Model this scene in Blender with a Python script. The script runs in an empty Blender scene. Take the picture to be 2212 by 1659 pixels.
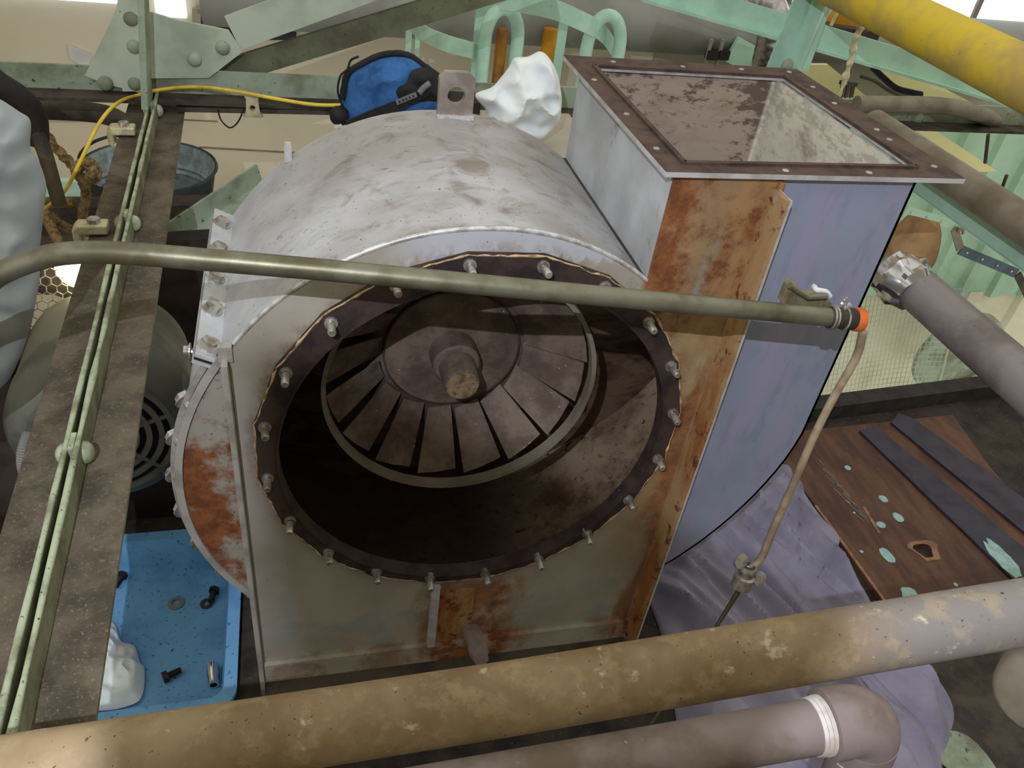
import bpy, bmesh, math, random
from mathutils import Vector, Matrix, noise
random.seed(7)
PI = math.pi
C = bpy.context.scene.collection
S = bpy.context.scene

# ------------------------------------------------------------------ camera
W, H, F = 2212.0, 1659.0, 1745.0
CAM = Vector((-0.20640, -0.78057, 0.67127))
RGT = Vector((0.96848648, -0.21950571, 0.11769108))
DWN = Vector((-0.0430334, -0.61289692, -0.78899018))
FWD = Vector((0.24532035, 0.75906167, -0.60302845))
cam = bpy.data.cameras.new('camera'); co = bpy.data.objects.new('camera', cam); C.objects.link(co)
cam.sensor_fit = 'HORIZONTAL'; cam.sensor_width = 36.0; cam.lens = 36.0 * F / W
cam.clip_start = 0.02; cam.clip_end = 100
m = Matrix((RGT, -DWN, -FWD)).transposed().to_4x4(); m.translation = CAM
co.matrix_world = m
S.camera = co

# ------------------------------------------------------------------ light
wd = bpy.data.worlds.new('hall_daylight'); S.world = wd; wd.use_nodes = True
bg = wd.node_tree.nodes['Background']
bg.inputs[0].default_value = (1.0, 0.97, 0.84, 1); bg.inputs[1].default_value = 0.88
sp = bpy.data.lights.new('headlamp', 'SPOT'); so = bpy.data.objects.new('headlamp', sp); C.objects.link(so)
sp.energy = 62; sp.color = (0.84, 0.88, 1.0); sp.shadow_soft_size = 0.004
sp.spot_size = math.radians(86); sp.spot_blend = 0.7
so.location = (-0.45, -1.04, 1.03)
so.rotation_euler = (Vector((0.16, 0.12, 0.20)) - so.location).to_track_quat('-Z', 'Y').to_euler()
S.view_settings.view_transform = 'Standard'; S.view_settings.look = 'None'
S.view_settings.exposure = 0.0; S.view_settings.gamma = 1.0; S.view_settings.use_curve_mapping = False


def P(px, py, x=None, y=None, z=None, d=None):
    """point of the place seen at a photograph pixel, on the plane x, y or z = const, or at distance d"""
    r = RGT * ((px - W / 2) / F) + DWN * ((py - H / 2) / F) + FWD
    if d is not None: return CAM + r.normalized() * d
    ax, v = (0, x) if x is not None else (1, y) if y is not None else (2, z)
    return CAM + r * ((v - CAM[ax]) / r[ax])


# ------------------------------------------------------------------ materials
class NT:
    def __init__(s, name, rough=0.6, metal=0.0, spec=0.4):
        s.m = bpy.data.materials.new(name); s.m.use_nodes = True
        s.t = s.m.node_tree; s.b = s.t.nodes['Principled BSDF']
        s.b.inputs['Roughness'].default_value = rough; s.b.inputs['Metallic'].default_value = metal
        s.b.inputs['Specular IOR Level'].default_value = spec
        g = s.t.nodes.new('ShaderNodeNewGeometry'); s.pos = g.outputs['Position']; s.nrm = g.outputs['Normal']
        sep = s.t.nodes.new('ShaderNodeSeparateXYZ'); s.L(s.pos, sep.inputs[0])
        s.x, s.y, s.z = sep.outputs
    def L(s, a, b): s.t.links.new(a, b)
    def put(s, inp, v):
        if hasattr(v, 'is_output'): s.L(v, inp)
        elif isinstance(v, (tuple, list)): inp.default_value = (*v, 1) if len(v) == 3 and len(inp.default_value) == 4 else v
        else: inp.default_value = v
    def math(s, op, a, b=0.0):
        n = s.t.nodes.new('ShaderNodeMath'); n.operation = op; s.put(n.inputs[0], a); s.put(n.inputs[1], b); return n.outputs[0]
    def add(s, a, b): return s.math('ADD', a, b)
    def mul(s, a, b): return s.math('MULTIPLY', a, b)
    def scale(s, sx, sy, sz):
        n = s.t.nodes.new('ShaderNodeMapping'); s.L(s.pos, n.inputs[0]); n.inputs['Scale'].default_value = (sx, sy, sz); return n.outputs[0]
    def noise(s, sc, det=4.0, rough=0.6, vec=None, dist=0.0):
        n = s.t.nodes.new('ShaderNodeTexNoise'); s.L(vec or s.pos, n.inputs['Vector'])
        n.inputs['Scale'].default_value = sc; n.inputs['Detail'].default_value = det
        n.inputs['Roughness'].default_value = rough; n.inputs['Distortion'].default_value = dist; return n.outputs[0]
    def ss(s, v, lo, hi):
        n = s.t.nodes.new('ShaderNodeMapRange'); n.interpolation_type = 'SMOOTHSTEP'
        s.put(n.inputs[0], v); s.put(n.inputs[1], lo); s.put(n.inputs[2], hi); return n.outputs[0]
    def mix(s, f, a, b):
        n = s.t.nodes.new('ShaderNodeMix'); n.data_type = 'RGBA'; s.put(n.inputs[0], f); s.put(n.inputs[6], a); s.put(n.inputs[7], b); return n.outputs[2]
    def bump(s, h, st=0.3, dist=0.002):
        n = s.t.nodes.new('ShaderNodeBump'); n.inputs['Strength'].default_value = st; n.inputs['Distance'].default_value = dist
        s.L(h, n.inputs['Height']); s.L(n.outputs[0], s.b.inputs['Normal'])
    def out(s, col, rough=None):
        s.put(s.b.inputs['Base Color'], col)
        if rough is not None: s.put(s.b.inputs['Roughness'], rough)
        return s.m


def lin(r, g, b):
    f = lambda c: (c / 255 / 12.92) if c / 255 <= 0.04045 else ((c / 255 + 0.055) / 1.055) ** 2.4
    return (f(r), f(g), f(b))


def simple(name, c, c2=None, rough=0.6, metal=0.0, sc=18, speck=None, sp=0.66, bump=0.15, spec=0.4, lo=0.4, hi=0.65, det=5):
    n = NT(name, rough, metal, spec)
    a = n.noise(sc, det)
    col = n.mix(n.ss(a, lo, hi), lin(*c), lin(*(c2 or [v * 0.8 for v in c])))
    if speck:
        b = n.noise(sc * 9, 3, 0.7)
        col = n.mix(n.ss(b, sp, sp + 0.06), col, lin(*speck))
    if bump: n.bump(n.noise(sc * 6, 4), bump, 0.001)
    return n.out(col)


M = {}
def build_mats():
    # light grey painted casing with brown handling streaks
    n = NT('casing_paint', 0.42, 0.15, 0.5)
    a = n.noise(9, 5); st = n.noise(6, 6, 0.65, n.scale(3.2, 3.2, 0.9), 0.6)
    col = n.mix(n.ss(a, 0.35, 0.7), lin(196, 198, 204), lin(176, 176, 180))
    crown = n.ss(n.z, 0.10, 0.27)
    broad = n.mul(n.ss(n.noise(4.5, 4, 0.6, n.scale(0.8, 1.4, 1)), 0.30, 0.62), crown)
    col = n.mix(n.mul(broad, 0.62), col, lin(140, 132, 122))
    top = n.mul(n.ss(st, 0.48, 0.68), crown)
    col = n.mix(n.mul(top, 0.65), col, lin(112, 96, 80))
    sm = n.noise(30, 6, 0.72, n.scale(0.8, 3.0, 3.0), 0.4)
    col = n.mix(n.mul(n.ss(sm, 0.60, 0.70), 0.75), col, lin(84, 72, 62))
    sp_ = n.noise(230, 2, 0.6); col = n.mix(n.ss(sp_, 0.68, 0.74), col, lin(70, 62, 58))
    n.bump(n.noise(60, 4), 0.05, 0.001)
    M['casing'] = n.out(col, n.add(n.mul(a, 0.3), 0.3))
    n = NT('duct_wall_paint', 0.42, 0.12, 0.5)
    col = n.mix(n.ss(n.noise(11, 5), 0.36, 0.66), lin(196, 200, 204), lin(172, 174, 176))
    col = n.mix(n.mul(n.ss(n.noise(24, 6, 0.7, n.scale(1, 1, 0.5)), 0.60, 0.68), 0.6), col, lin(118, 112, 106)); M['duct_wall'] = n.out(col)
    # outer face of casing: blue grey, rust on the left-hand cover
    n = NT('face_paint', 0.45, 0.1, 0.5)
    a = n.noise(5, 4); v = n.noise(7, 4, 0.6, n.scale(3, 1, 0.6))
    col = n.mix(n.ss(a, 0.35, 0.7), lin(150, 156, 178), lin(140, 146, 164))
    col = n.mix(n.mul(n.ss(v, 0.42, 0.62), 0.8), col, lin(158, 152, 178))
    col = n.mix(n.mul(n.ss(n.noise(13, 5, 0.65, n.scale(2, 1, 0.7)), 0.50, 0.66), 0.45), col, lin(122, 128, 148))
    col = n.mix(n.ss(n.noise(170, 2), 0.74, 0.78), col, lin(196, 200, 210))
    left = n.ss(n.x, -0.22, -0.28)
    col = n.mix(left, col, lin(158, 152, 140))
    rz = n.add(n.noise(16, 6, 0.7), n.mul(n.ss(n.z, 0.10, -0.12), 0.16))
    rx = n.add(rz, n.mul(n.ss(n.x, -0.31, -0.345), 0.10))
    col = n.mix(n.mul(left, n.ss(rx, 0.56, 0.72)), col, n.mix(n.ss(n.noise(44, 5, 0.7), 0.38, 0.62), lin(146, 90, 54), lin(108, 66, 42)))
    col = n.mix(n.mul(left, n.ss(n.noise(90, 4, 0.7), 0.60, 0.68)), col, lin(92, 70, 54))
    sp_ = n.noise(260, 2, 0.6); col = n.mix(n.ss(sp_, 0.72, 0.77), col, lin(62, 48, 44))
    M['face'] = n.out(col)
    # stand plate: warm grey with rust round duct, drain and right edge
    n = NT('stand_plate_paint', 0.5, 0.08, 0.45)
    a = n.noise(6, 5); w = n.noise(9, 6, 0.66, n.scale(2.0, 1, 0.8), 0.6); w2 = n.noise(34, 6, 0.72); w3 = n.noise(13, 5, 0.65)
    col = n.mix(n.ss(a, 0.35, 0.7), lin(176, 170, 158), lin(156, 149, 134))
    col = n.mix(n.mul(n.ss(w3, 0.45, 0.62), n.ss(n.z, -0.2, -0.42)), col, lin(152, 156, 152))
    drip = n.mul(n.ss(n.add(n.z, n.mul(n.noise(30, 3, 0.5, n.scale(3, 1, 0.4)), 0.05)), 0.255, 0.262), n.ss(n.x, -0.14, -0.06))
    col = n.mix(drip, col, lin(186, 188, 194))
    wx = n.add(n.x, n.mul(n.add(w, -0.5), 0.10))
    tan = n.mul(n.ss(wx, 0.20, 0.275), n.ss(n.add(n.z, n.mul(n.x, 0.9)), -0.22, 0.12))
    col = n.mix(n.mul(tan, 0.85), col, n.mix(n.ss(w3, 0.35, 0.65), lin(176, 152, 112), lin(154, 122, 72)))
    zone = n.mul(n.ss(n.x, 0.185, 0.197), n.ss(n.add(n.z, n.mul(w3, 0.1)), 0.13, 0.24))
    col = n.mix(n.mul(zone, 0.9), col, n.mix(n.ss(w, 0.36, 0.64), lin(166, 128, 82), lin(146, 122, 92)))
    col = n.mix(n.mul(zone, n.mul(n.ss(n.noise(10, 3, 0.5, n.scale(2.4, 1, 0.5)), 0.56, 0.66), n.ss(n.z, 0.30, 0.18))), col, lin(146, 146, 134))
    up = n.mul(zone, n.ss(n.add(n.mul(w2, 0.55), n.add(n.mul(w3, 0.45), n.mul(n.ss(n.x, 0.262, 0.200), 0.16))), 0.46, 0.66))
    crease = n.mul(n.mul(n.ss(wx, 0.275, 0.305), n.ss(n.x, 0.322, 0.312)), n.ss(n.add(w, n.mul(n.ss(n.z, 0.1, -0.3), 0.15)), 0.42, 0.60))
    dr = n.mul(n.mul(n.ss(wx, -0.075, -0.02), n.ss(wx, 0.14, 0.07)), n.mul(n.ss(n.z, -0.28, -0.36), n.ss(n.add(w3, w2), 0.70, 1.05)))
    ring = n.math('SQRT', n.add(n.math('POWER', n.add(n.x, -0.008), 2.0), n.math('POWER', n.add(n.z, 0.035), 2.0)))
    rr_ = n.mul(n.ss(ring, 0.302, 0.276), n.ss(w2, 0.42, 0.62))
    ft = n.mul(n.ss(n.z, -0.455, -0.475), n.ss(w3, 0.42, 0.6))
    rm = n.math('MINIMUM', n.add(n.add(up, n.mul(crease, 0.8)), n.add(n.mul(dr, 0.9), n.add(n.mul(rr_, 0.5), n.mul(ft, 0.6)))), 1.0)
    rust = n.mix(n.ss(w2, 0.38, 0.64), lin(150, 96, 50), lin(112, 66, 40))
    rust = n.mix(n.mul(n.ss(n.noise(60, 5, 0.7), 0.58, 0.66), 0.7), rust, lin(86, 52, 42))
    col = n.mix(rm, col, rust)
    sp_ = n.noise(210, 2, 0.6); col = n.mix(n.ss(sp_, 0.69, 0.75), col, lin(78, 64, 50))
    n.bump(w2, 0.12, 0.001)
    M['stand'] = n.out(col, n.add(n.mul(rm, 0.3), 0.45))
    # angle stiffener: heavy orange rust
    n = NT('rusty_angle', 0.75, 0.0, 0.3)
    a = n.noise(12, 6, 0.7, n.scale(1, 1, 0.35)); b = n.noise(46, 5, 0.7)
    col = n.mix(n.ss(a, 0.40, 0.60), lin(164, 134, 94), lin(140, 88, 44))
    col = n.mix(n.ss(b, 0.54, 0.66), col, lin(98, 50, 34))
    col = n.mix(n.ss(n.noise(9, 4), 0.64, 0.74), col, lin(160, 148, 126))
    n.bump(b, 0.3, 0.0015); M['rust_angle'] = n.out(col)
    # grime inside the casing, with shade painted in on its left
    n = NT('inside_grime_shade', 0.85, 0.0, 0.25)
    a = n.noise(11, 6, 0.68); b = n.noise(60, 5, 0.7)
    col = n.mix(n.ss(a, 0.38, 0.62), lin(150, 130, 108), lin(104, 80, 64))
    col = n.mix(n.ss(b, 0.56, 0.68), col, lin(54, 40, 36))
    col = n.mix(n.ss(n.noise(100, 2), 0.70, 0.75), col, lin(160, 146, 126))
    inner_shade = n.ss(n.add(n.x, n.mul(a, 0.2)), 0.36, 0.16); col = n.mix(n.mul(inner_shade, 0.9), col, lin(48, 31, 26))  # shade of the left interior, put into the colour
    n.bump(b, 0.25, 0.001); M['inside'] = n.out(col)
    # inside of the outlet duct: pale, scraped
    n = NT('duct_inside', 0.62, 0.05, 0.35)
    a = n.noise(9, 6, 0.7, n.scale(1.0, 1.0, 2.0), 0.5); b = n.noise(38, 6, 0.72, n.scale(1, 1, 2.2))
    col = n.mix(n.ss(n.x, 0.503, 0.508), lin(172, 154, 138), lin(216, 210, 192))
    col = n.mix(n.mul(n.ss(a, 0.46, 0.68), 0.5), col, lin(140, 118, 104))
    edge = n.add(n.mul(n.ss(n.z, 0.24, 0.33), 0.10), n.mul(n.mul(n.ss(n.x, 0.43, 0.505), n.ss(n.x, 0.514, 0.506)), 0.12))
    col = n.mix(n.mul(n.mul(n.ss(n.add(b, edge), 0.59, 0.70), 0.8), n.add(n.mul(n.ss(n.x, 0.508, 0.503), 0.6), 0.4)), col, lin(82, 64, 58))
    col = n.mix(n.ss(n.z, 0.02, -0.10), col, n.mix(n.ss(a, 0.4, 0.6), lin(104, 84, 66), lin(64, 44, 36)))  # low down: brown grime, darkened further for the shade in the casing
    M['duct_in'] = n.out(col)
    n = NT('impeller_grime', 0.7, 0.25, 0.4)
    a = n.noise(16, 6, 0.7); b = n.noise(110, 3, 0.6)
    col = n.mix(n.ss(a, 0.35, 0.65), lin(128, 112, 98), lin(92, 76, 66))
    col = n.mix(n.ss(b, 0.68, 0.74), col, lin(168, 158, 140))
    n.bump(a, 0.2, 0.001); M['impeller'] = n.out(col)
    M['flange_top'] = simple('flange_brown', (86, 66, 56), (58, 44, 40), 0.75, sc=30, speck=(150, 138, 120), sp=0.7)
    M['ring'] = simple('inlet_ring_grime', (66, 50, 44), (40, 30, 32), 0.7, sc=26, speck=(140, 118, 90), sp=0.68)
    M['gasket'] = simple('tan_gasket', (196, 170, 130), (130, 100, 66), 0.85, sc=60, speck=(60, 40, 30), sp=0.62)
    M['zinc'] = simple('zinc_plated', (190, 188, 180), (140, 132, 120), 0.38, 0.7, sc=60)
    M['pale_metal'] = simple('pale_painted_metal', (200, 198, 200), (176, 172, 168), 0.4, 0.2, sc=40, speck=(90, 80, 70), sp=0.7)
    M['stainless'] = simple('stainless_lug', (178, 170, 162), (150, 140, 132), 0.35, 0.55, sc=20)
    M['rubber'] = simple('dark_rubber', (34, 26, 30), (22, 18, 20), 0.7, sc=30)
    M['steel_rod'] = simple('worn_steel_pipe', (128, 126, 108), (98, 92, 70), 0.42, 0.6, sc=14, speck=(70, 60, 44), sp=0.72)
    n = NT('foreground_pipe_dust', 0.62, 0.1, 0.4)
    a = n.noise(9, 6, 0.66); b = n.noise(70, 4, 0.6); c_ = n.noise(22, 4)
    col = n.mix(n.ss(a, 0.36, 0.64), lin(154, 134, 104), lin(128, 105, 74))
    col = n.mix(n.ss(n.x, 0.10, 0.20), col, lin(130, 124, 120))  # greyer right end: lamplit stretch past the shadow edge, put into the colour
    col = n.mix(n.mul(n.ss(n.noise(55, 5, 0.7), 0.48, 0.66), 0.4), col, lin(178, 156, 120))
    col = n.mix(n.mul(n.ss(b, 0.62, 0.72), 0.7), col, lin(200, 188, 164))
    col = n.mix(n.ss(n.noise(260, 2), 0.68, 0.74), col, lin(76, 62, 48))
    n.bump(b, 0.15, 0.001); M['big_pipe'] = n.out(col)
    M['lower_pipe'] = simple('mauve_grey_pipe', (150, 136, 134), (120, 104, 92), 0.6, 0.1, sc=12, speck=(196, 186, 180), sp=0.7)
    M['tape'] = simple('white_thread_tape', (236, 230, 226), (210, 196, 186), 0.7, sc=40)
    M['green'] = simple('mint_green_paint', (184, 222, 204), (166, 204, 186), 0.5, sc=9, speck=(84, 96, 80), sp=0.72)
    M['green_dirty'] = simple('dusty_green_steel', (158, 172, 152), (116, 120, 98), 0.6, sc=8, speck=(82, 78, 62), sp=0.64, det=7)
    M['green_pale'] = simple('pale_green_gusset', (186, 196, 180), (160, 172, 152), 0.55, sc=7, speck=(98, 98, 82), sp=0.70, det=7)
    n = NT('dusty_tie_steel', 0.85, 0.0, 0.2)
    a = n.noise(13, 7, 0.7); b = n.noise(120, 5, 0.7)
    up = n.t.nodes.new('ShaderNodeSeparateXYZ'); n.L(n.nrm, up.inputs[0])
    flat = n.ss(up.outputs[2], 0.5, 0.9)
    dust = n.mix(n.ss(a, 0.36, 0.64), lin(104, 95, 80), lin(72, 64, 54))
    dust = n.mix(n.mul(n.ss(n.noise(260, 4, 0.7), 0.56, 0.70), 0.7), dust, lin(136, 126, 108))
    gr = n.mix(n.ss(a, 0.4, 0.6), lin(146, 150, 124), lin(112, 114, 90))
    col = n.mix(flat, gr, dust)
    n.bump(b, 0.5, 0.002); M['tie'] = n.out(col)
    M['tie_edge'] = simple('pale_green_edge', (168, 178, 148), (124, 126, 100), 0.7, sc=30, speck=(70, 62, 50), sp=0.62)
    M['dark_steel'] = simple('dark_dusty_steel', (74, 66, 56), (48, 42, 38), 0.75, sc=18, speck=(118, 110, 92), sp=0.66)
    M['yellow'] = simple('yellow_pipe_paint', (212, 184, 50), (180, 154, 82), 0.6, sc=9, speck=(120, 102, 50), sp=0.69)
    M['amber'] = simple('amber_pipe_paint', (206, 146, 20), (180, 120, 24), 0.5, sc=10)
    M['ochre'] = simple('rusty_amber_pipe', (166, 112, 40), (130, 84, 36), 0.6, sc=12)
    M['yellow_cable'] = simple('yellow_cable', (236, 206, 70), (206, 172, 64), 0.5, sc=20)
    M['rope'] = simple('brown_rope', (156, 132, 92), (108, 86, 56), 0.9, sc=80)
    M['string'] = simple('cream_string', (226, 216, 178), (190, 178, 140), 0.9, sc=60)
    M['cream_metal'] = simple('cream_clamp', (202, 196, 164), (164, 156, 124), 0.5, 0.2, sc=30)
    n = NT('galvanised_bucket', 0.45, 0.15, 0.5)
    a = n.noise(40, 4, 0.6); col = n.mix(n.ss(a, 0.35, 0.65), lin(172, 184, 192), lin(132, 144, 152)); M['galv'] = n.out(col)
    M['bucket_out'] = simple('bucket_outside', (70, 80, 84), (54, 60, 62), 0.6, 0.2, sc=20)
    n = NT('blue_bag_cloth', 0.85, 0, 0.2)
    a = n.noise(14, 5, 0.65); b = n.noise(200, 3)
    col = n.mix(n.ss(a, 0.40, 0.72), lin(62, 112, 172), lin(36, 70, 120))
    col = n.mix(n.ss(b, 0.68, 0.74), col, lin(28, 34, 50)); M['bag'] = n.out(col)
    M['black_strap'] = simple('black_webbing', (36, 36, 38), (24, 24, 26), 0.8, sc=40)
    M['grey_print'] = simple('grey_lettering', (128, 130, 132), None, 0.8)
    M['white_cloth'] = simple('white_cloth', (242, 248, 250), (232, 238, 242), 0.9, sc=8, bump=0.05)
    M['tissue'] = simple('white_tissue', (224, 222, 222), (206, 204, 204), 0.9, sc=12, bump=0.05)
    n = NT('hazy_plastic_sheet', 0.5, 0, 0.35)
    n.b.inputs['Transmission Weight'].default_value = 0.3
    col = n.mix(n.ss(n.noise(6, 4), 0.35, 0.7), lin(152, 157, 154), lin(128, 132, 128)); M['plastic'] = n.out(col)
    n = NT('lavender_cloth', 0.92, 0, 0.15)
    col = n.mix(n.ss(n.noise(7, 5), 0.38, 0.68), lin(154, 150, 170), lin(130, 126, 148))
    n.bump(n.noise(420, 2), 0.2, 0.001); M['lavender'] = n.out(col)
    M['grey_cloth'] = simple('grey_drop_cloth', (146, 144, 132), (112, 108, 98), 0.92, sc=8)
    n = NT('brown_board', 0.6, 0, 0.35)
    a = n.noise(7, 6, 0.68, n.scale(3, 0.8, 1)); b = n.noise(80, 4, 0.7)
    col = n.mix(n.ss(a, 0.36, 0.64), lin(104, 70, 52), lin(72, 46, 38))
    col = n.mix(n.ss(b, 0.66, 0.72), col, lin(138, 112, 96)); n.bump(b, 0.1, 0.001); M['board'] = n.out(col)
    M['raw_wood'] = simple('raw_wood_edge', (160, 122, 92), (128, 92, 68), 0.8, sc=40)
    M['paint_spot'] = simple('pale_blue_paint_spot', (164, 200, 196), (140, 176, 176), 0.6, sc=60)
    M['strip'] = simple('blue_black_steel_strip', (62, 58, 74), (46, 42, 54), 0.55, 0.2, sc=14, speck=(96, 92, 100), sp=0.68)
    M['kerb'] = simple('black_kerb', (52, 46, 44), (36, 32, 32), 0.8, sc=30, speck=(90, 84, 78), sp=0.68)
    M['floor'] = simple('grimy_dark_floor', (62, 52, 46), (38, 32, 30), 0.85, sc=14, speck=(104, 96, 84), sp=0.64, det=7)
    n = NT('blue_tray_plastic', 0.45, 0, 0.45)
    a = n.noise(8, 5); b = n.noise(130, 3, 0.6)
    col = n.mix(n.ss(a, 0.40, 0.70), lin(118, 176, 224), lin(88, 146, 198))
    col = n.mix(n.mul(n.ss(b, 0.60, 0.70), 0.8), col, lin(36, 62, 92)); M['tray'] = n.out(col)
    M['black_bolt'] = simple('blackened_bolt', (62, 54, 50), (38, 32, 30), 0.5, 0.5, sc=80)
    M['chrome'] = NT('chrome_socket', 0.16, 1.0).out((0.75, 0.75, 0.75))
    M['motor'] = simple('grey_motor_paint', (116, 118, 108), (92, 92, 84), 0.5, 0.1, sc=12, speck=(70, 66, 58), sp=0.68)
    M['dark_void'] = simple('dark_machine_parts', (44, 36, 38), (28, 22, 24), 0.7, sc=16)
    M['brown_box'] = simple('brown_machine_box', (84, 70, 60), (58, 46, 40), 0.7, sc=12)
    M['alu'] = NT('crinkled_foil', 0.24, 0.95).out(lin(206, 206, 208))
    M['alu_dull'] = simple('aluminium_flex_duct', (186, 182, 186), (150, 146, 150), 0.28, 0.85, sc=30)
    M['lagging'] = simple('tan_lagging_wrap', (168, 134, 92), (132, 100, 66), 0.7, sc=16)
    M['black_pipe'] = simple('graphite_insulation', (148, 140, 140), (122, 112, 108), 0.45, 0.1, sc=10, speck=(80, 70, 66), sp=0.68)
    M['brown_pipe'] = simple('brown_grey_pipe', (140, 130, 116), (112, 102, 86), 0.5, 0.1, sc=9)
    M['wall'] = simple('beige_wall_paint', (222, 212, 192), (208, 198, 176), 0.8, sc=2.2, speck=None, bump=0.05)
    M['wall_grey'] = simple('grey_wall', (186, 180, 164), (170, 164, 148), 0.8, sc=3)
    M['duct_grey'] = simple('grey_large_duct', (150, 150, 146), (132, 132, 126), 0.6, 0.1, sc=3)
    M['cream_panel'] = simple('cream_cladding', (232, 224, 166), (220, 212, 156), 0.7, sc=3, bump=0.03)
    M['sheet_green'] = simple('green_profiled_sheet', (176, 210, 186), (160, 192, 168), 0.6, sc=4)
    M['sheet_cream'] = simple('cream_profiled_sheet', (224, 220, 194), (208, 204, 176), 0.6, sc=4)
    M['navy'] = simple('navy_bracket', (64, 86, 100), None, 0.5)
    M['orange'] = simple('orange_cap', (206, 104, 40), (170, 80, 34), 0.7, sc=30)
    M['hose'] = simple('beige_hose', (158, 142, 116), (124, 106, 84), 0.5, sc=30)
    M['green_dark'] = simple('dull_green_steel', (108, 112, 88), (84, 84, 66), 0.7, sc=10, speck=(60, 56, 44), sp=0.64, det=7)  # dull dark green for the lower diagonal
    M['pale_dirty'] = simple('pale_dirty_metal', (172, 168, 160), (146, 140, 130), 0.45, 0.15, sc=24, speck=(90, 80, 70), sp=0.68)
    M['shaft_end'] = simple('shaft_end_brown', (136, 116, 88), (84, 66, 48), 0.7, sc=70)
    M['olive_metal'] = simple('olive_bracket_metal', (150, 142, 112), (112, 102, 78), 0.5, 0.3, sc=40)
    M['weld'] = simple('weld_edge', (214, 214, 212), (170, 166, 160), 0.4, 0.3, sc=80)
    n = NT('daylight_glass', 0.2); n.b.inputs['Emission Color'].default_value = (0.85, 0.95, 1, 1)
    n.b.inputs['Emission Strength'].default_value = 1.25; M['window'] = n.out((0.8, 0.85, 0.9))
    n = NT('lamp_lens', 0.2); n.b.inputs['Emission Color'].default_value = (1, 0.86, 0.5, 1)
    n.b.inputs['Emission Strength'].default_value = 7; M['lamp'] = n.out((1, 0.9, 0.6))
    M['dark_glass'] = simple('dark_opening', (44, 44, 52), (36, 36, 44), 0.5)
build_mats()


# ------------------------------------------------------------------ mesh helpers
def bm(): return bmesh.new()

def origin(o):
    v = Vector((0, 0, 0))
    while o: v += o.location; o = o.parent
    return v

def obj(name, b, mats, parent=None, smooth=None, loc=None):
    """mesh drawn in world coordinates -> one object; its origin is its thing's base"""
    bmesh.ops.recalc_face_normals(b, faces=b.faces[:])
    me = bpy.data.meshes.new(name); b.to_mesh(me); b.free()
    for mm in (mats if isinstance(mats, (list, tuple)) else [mats]): me.materials.append(M[mm])
    o = bpy.data.objects.new(name, me); C.objects.link(o)
    off = origin(parent)
    if parent is None:
        vs = [v.co for v in me.vertices]
        off = Vector(loc) if loc is not None else Vector((sum(v.x for v in vs) / len(vs), sum(v.y for v in vs) / len(vs), min(v.z for v in vs)))
        o.location = off
    else: o.parent = parent
    me.transform(Matrix.Translation(-off))
    if smooth is not None:
        me.shade_smooth(); me.set_sharp_from_angle(angle=math.radians(smooth))
    return o

def thing(name, label, cat, loc, group=None):
    o = bpy.data.objects.new(name, None); C.objects.link(o); o.location = loc; o.empty_display_size = 0.05
    o['label'] = label; o['category'] = cat
    if group: o['group'] = group
    return o

def tag(o, label, cat, group=None):
    o['label'] = label; o['category'] = cat
    if group: o['group'] = group
    return o

def struct(name, b, mats, smooth=None, label=None):
    o = obj(name, b, mats, None, smooth); o['kind'] = 'structure'
    if label: o['label'] = label
    return o

def copy_part(o, mat4, parent):
    """another copy of a part, placed by a world matrix"""
    c = o.copy(); C.objects.link(c); c.parent = parent
    c.matrix_parent_inverse = Matrix.Identity(4)
    c.matrix_basis = Matrix.Translation(-origin(parent)) @ mat4
    return c

def local_part(name, b, mats, smooth=None):
    """a part drawn round its own origin, to be placed with place()"""
    bmesh.ops.recalc_face_normals(b, faces=b.faces[:])
    me = bpy.data.meshes.new(name); b.to_mesh(me); b.free()
    for mm in (mats if isinstance(mats, (list, tuple)) else [mats]): me.materials.append(M[mm])
    if smooth is not None:
        me.shade_smooth(); me.set_sharp_from_angle(angle=math.radians(smooth))
    return me

def place(name, me, mat4, parent):
    o = bpy.data.objects.new(name, me); C.objects.link(o); o.parent = parent
    o.matrix_basis = Matrix.Translation(-origin(parent)) @ mat4
    return o

def frame(p, zdir, xhint=(1, 0, 0)):
    z = Vector(zdir).normalized(); x = Vector(xhint)
    x = (x - z * x.dot(z))
    if x.length < 1e-4: x = Vector((0, 1, 0)) - z * z.y
    x.normalize(); y = z.cross(x)
    mt = Matrix((x, y, z)).transposed().to_4x4(); mt.translation = Vector(p); return mt

def box(b, lo, hi, mt=None, mi=0):
    vs = []
    for x in (lo[0], hi[0]):
        for y in (lo[1], hi[1]):
            for z in (lo[2], hi[2]):
                v = Vector((x, y, z)); vs.append(b.verts.new(mt @ v if mt else v))
    for f in ((0, 1, 3, 2), (4, 6, 7, 5), (0, 4, 5, 1), (2, 3, 7, 6), (0, 2, 6, 4), (1, 5, 7, 3)):
        b.faces.new([vs[i] for i in f]).material_index = mi
    return vs

def bar(b, p0, p1, w, h, up=(0, 0, 1), mi=0, cx=0.0, cy=0.0):
    """rectangular bar p0->p1, w across, h along up; cx, cy shift the section"""
    p0 = Vector(p0); p1 = Vector(p1); z = (p1 - p0)
    L = z.length; z.normalize(); u = Vector(up); u = (u - z * u.dot(z)).normalized(); x = u.cross(z)
    mt = Matrix((x, u, z)).transposed().to_4x4(); mt.translation = p0
    return box(b, (-w / 2 + cx, -h / 2 + cy, 0), (w / 2 + cx, h / 2 + cy, L), mt, mi)

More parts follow.
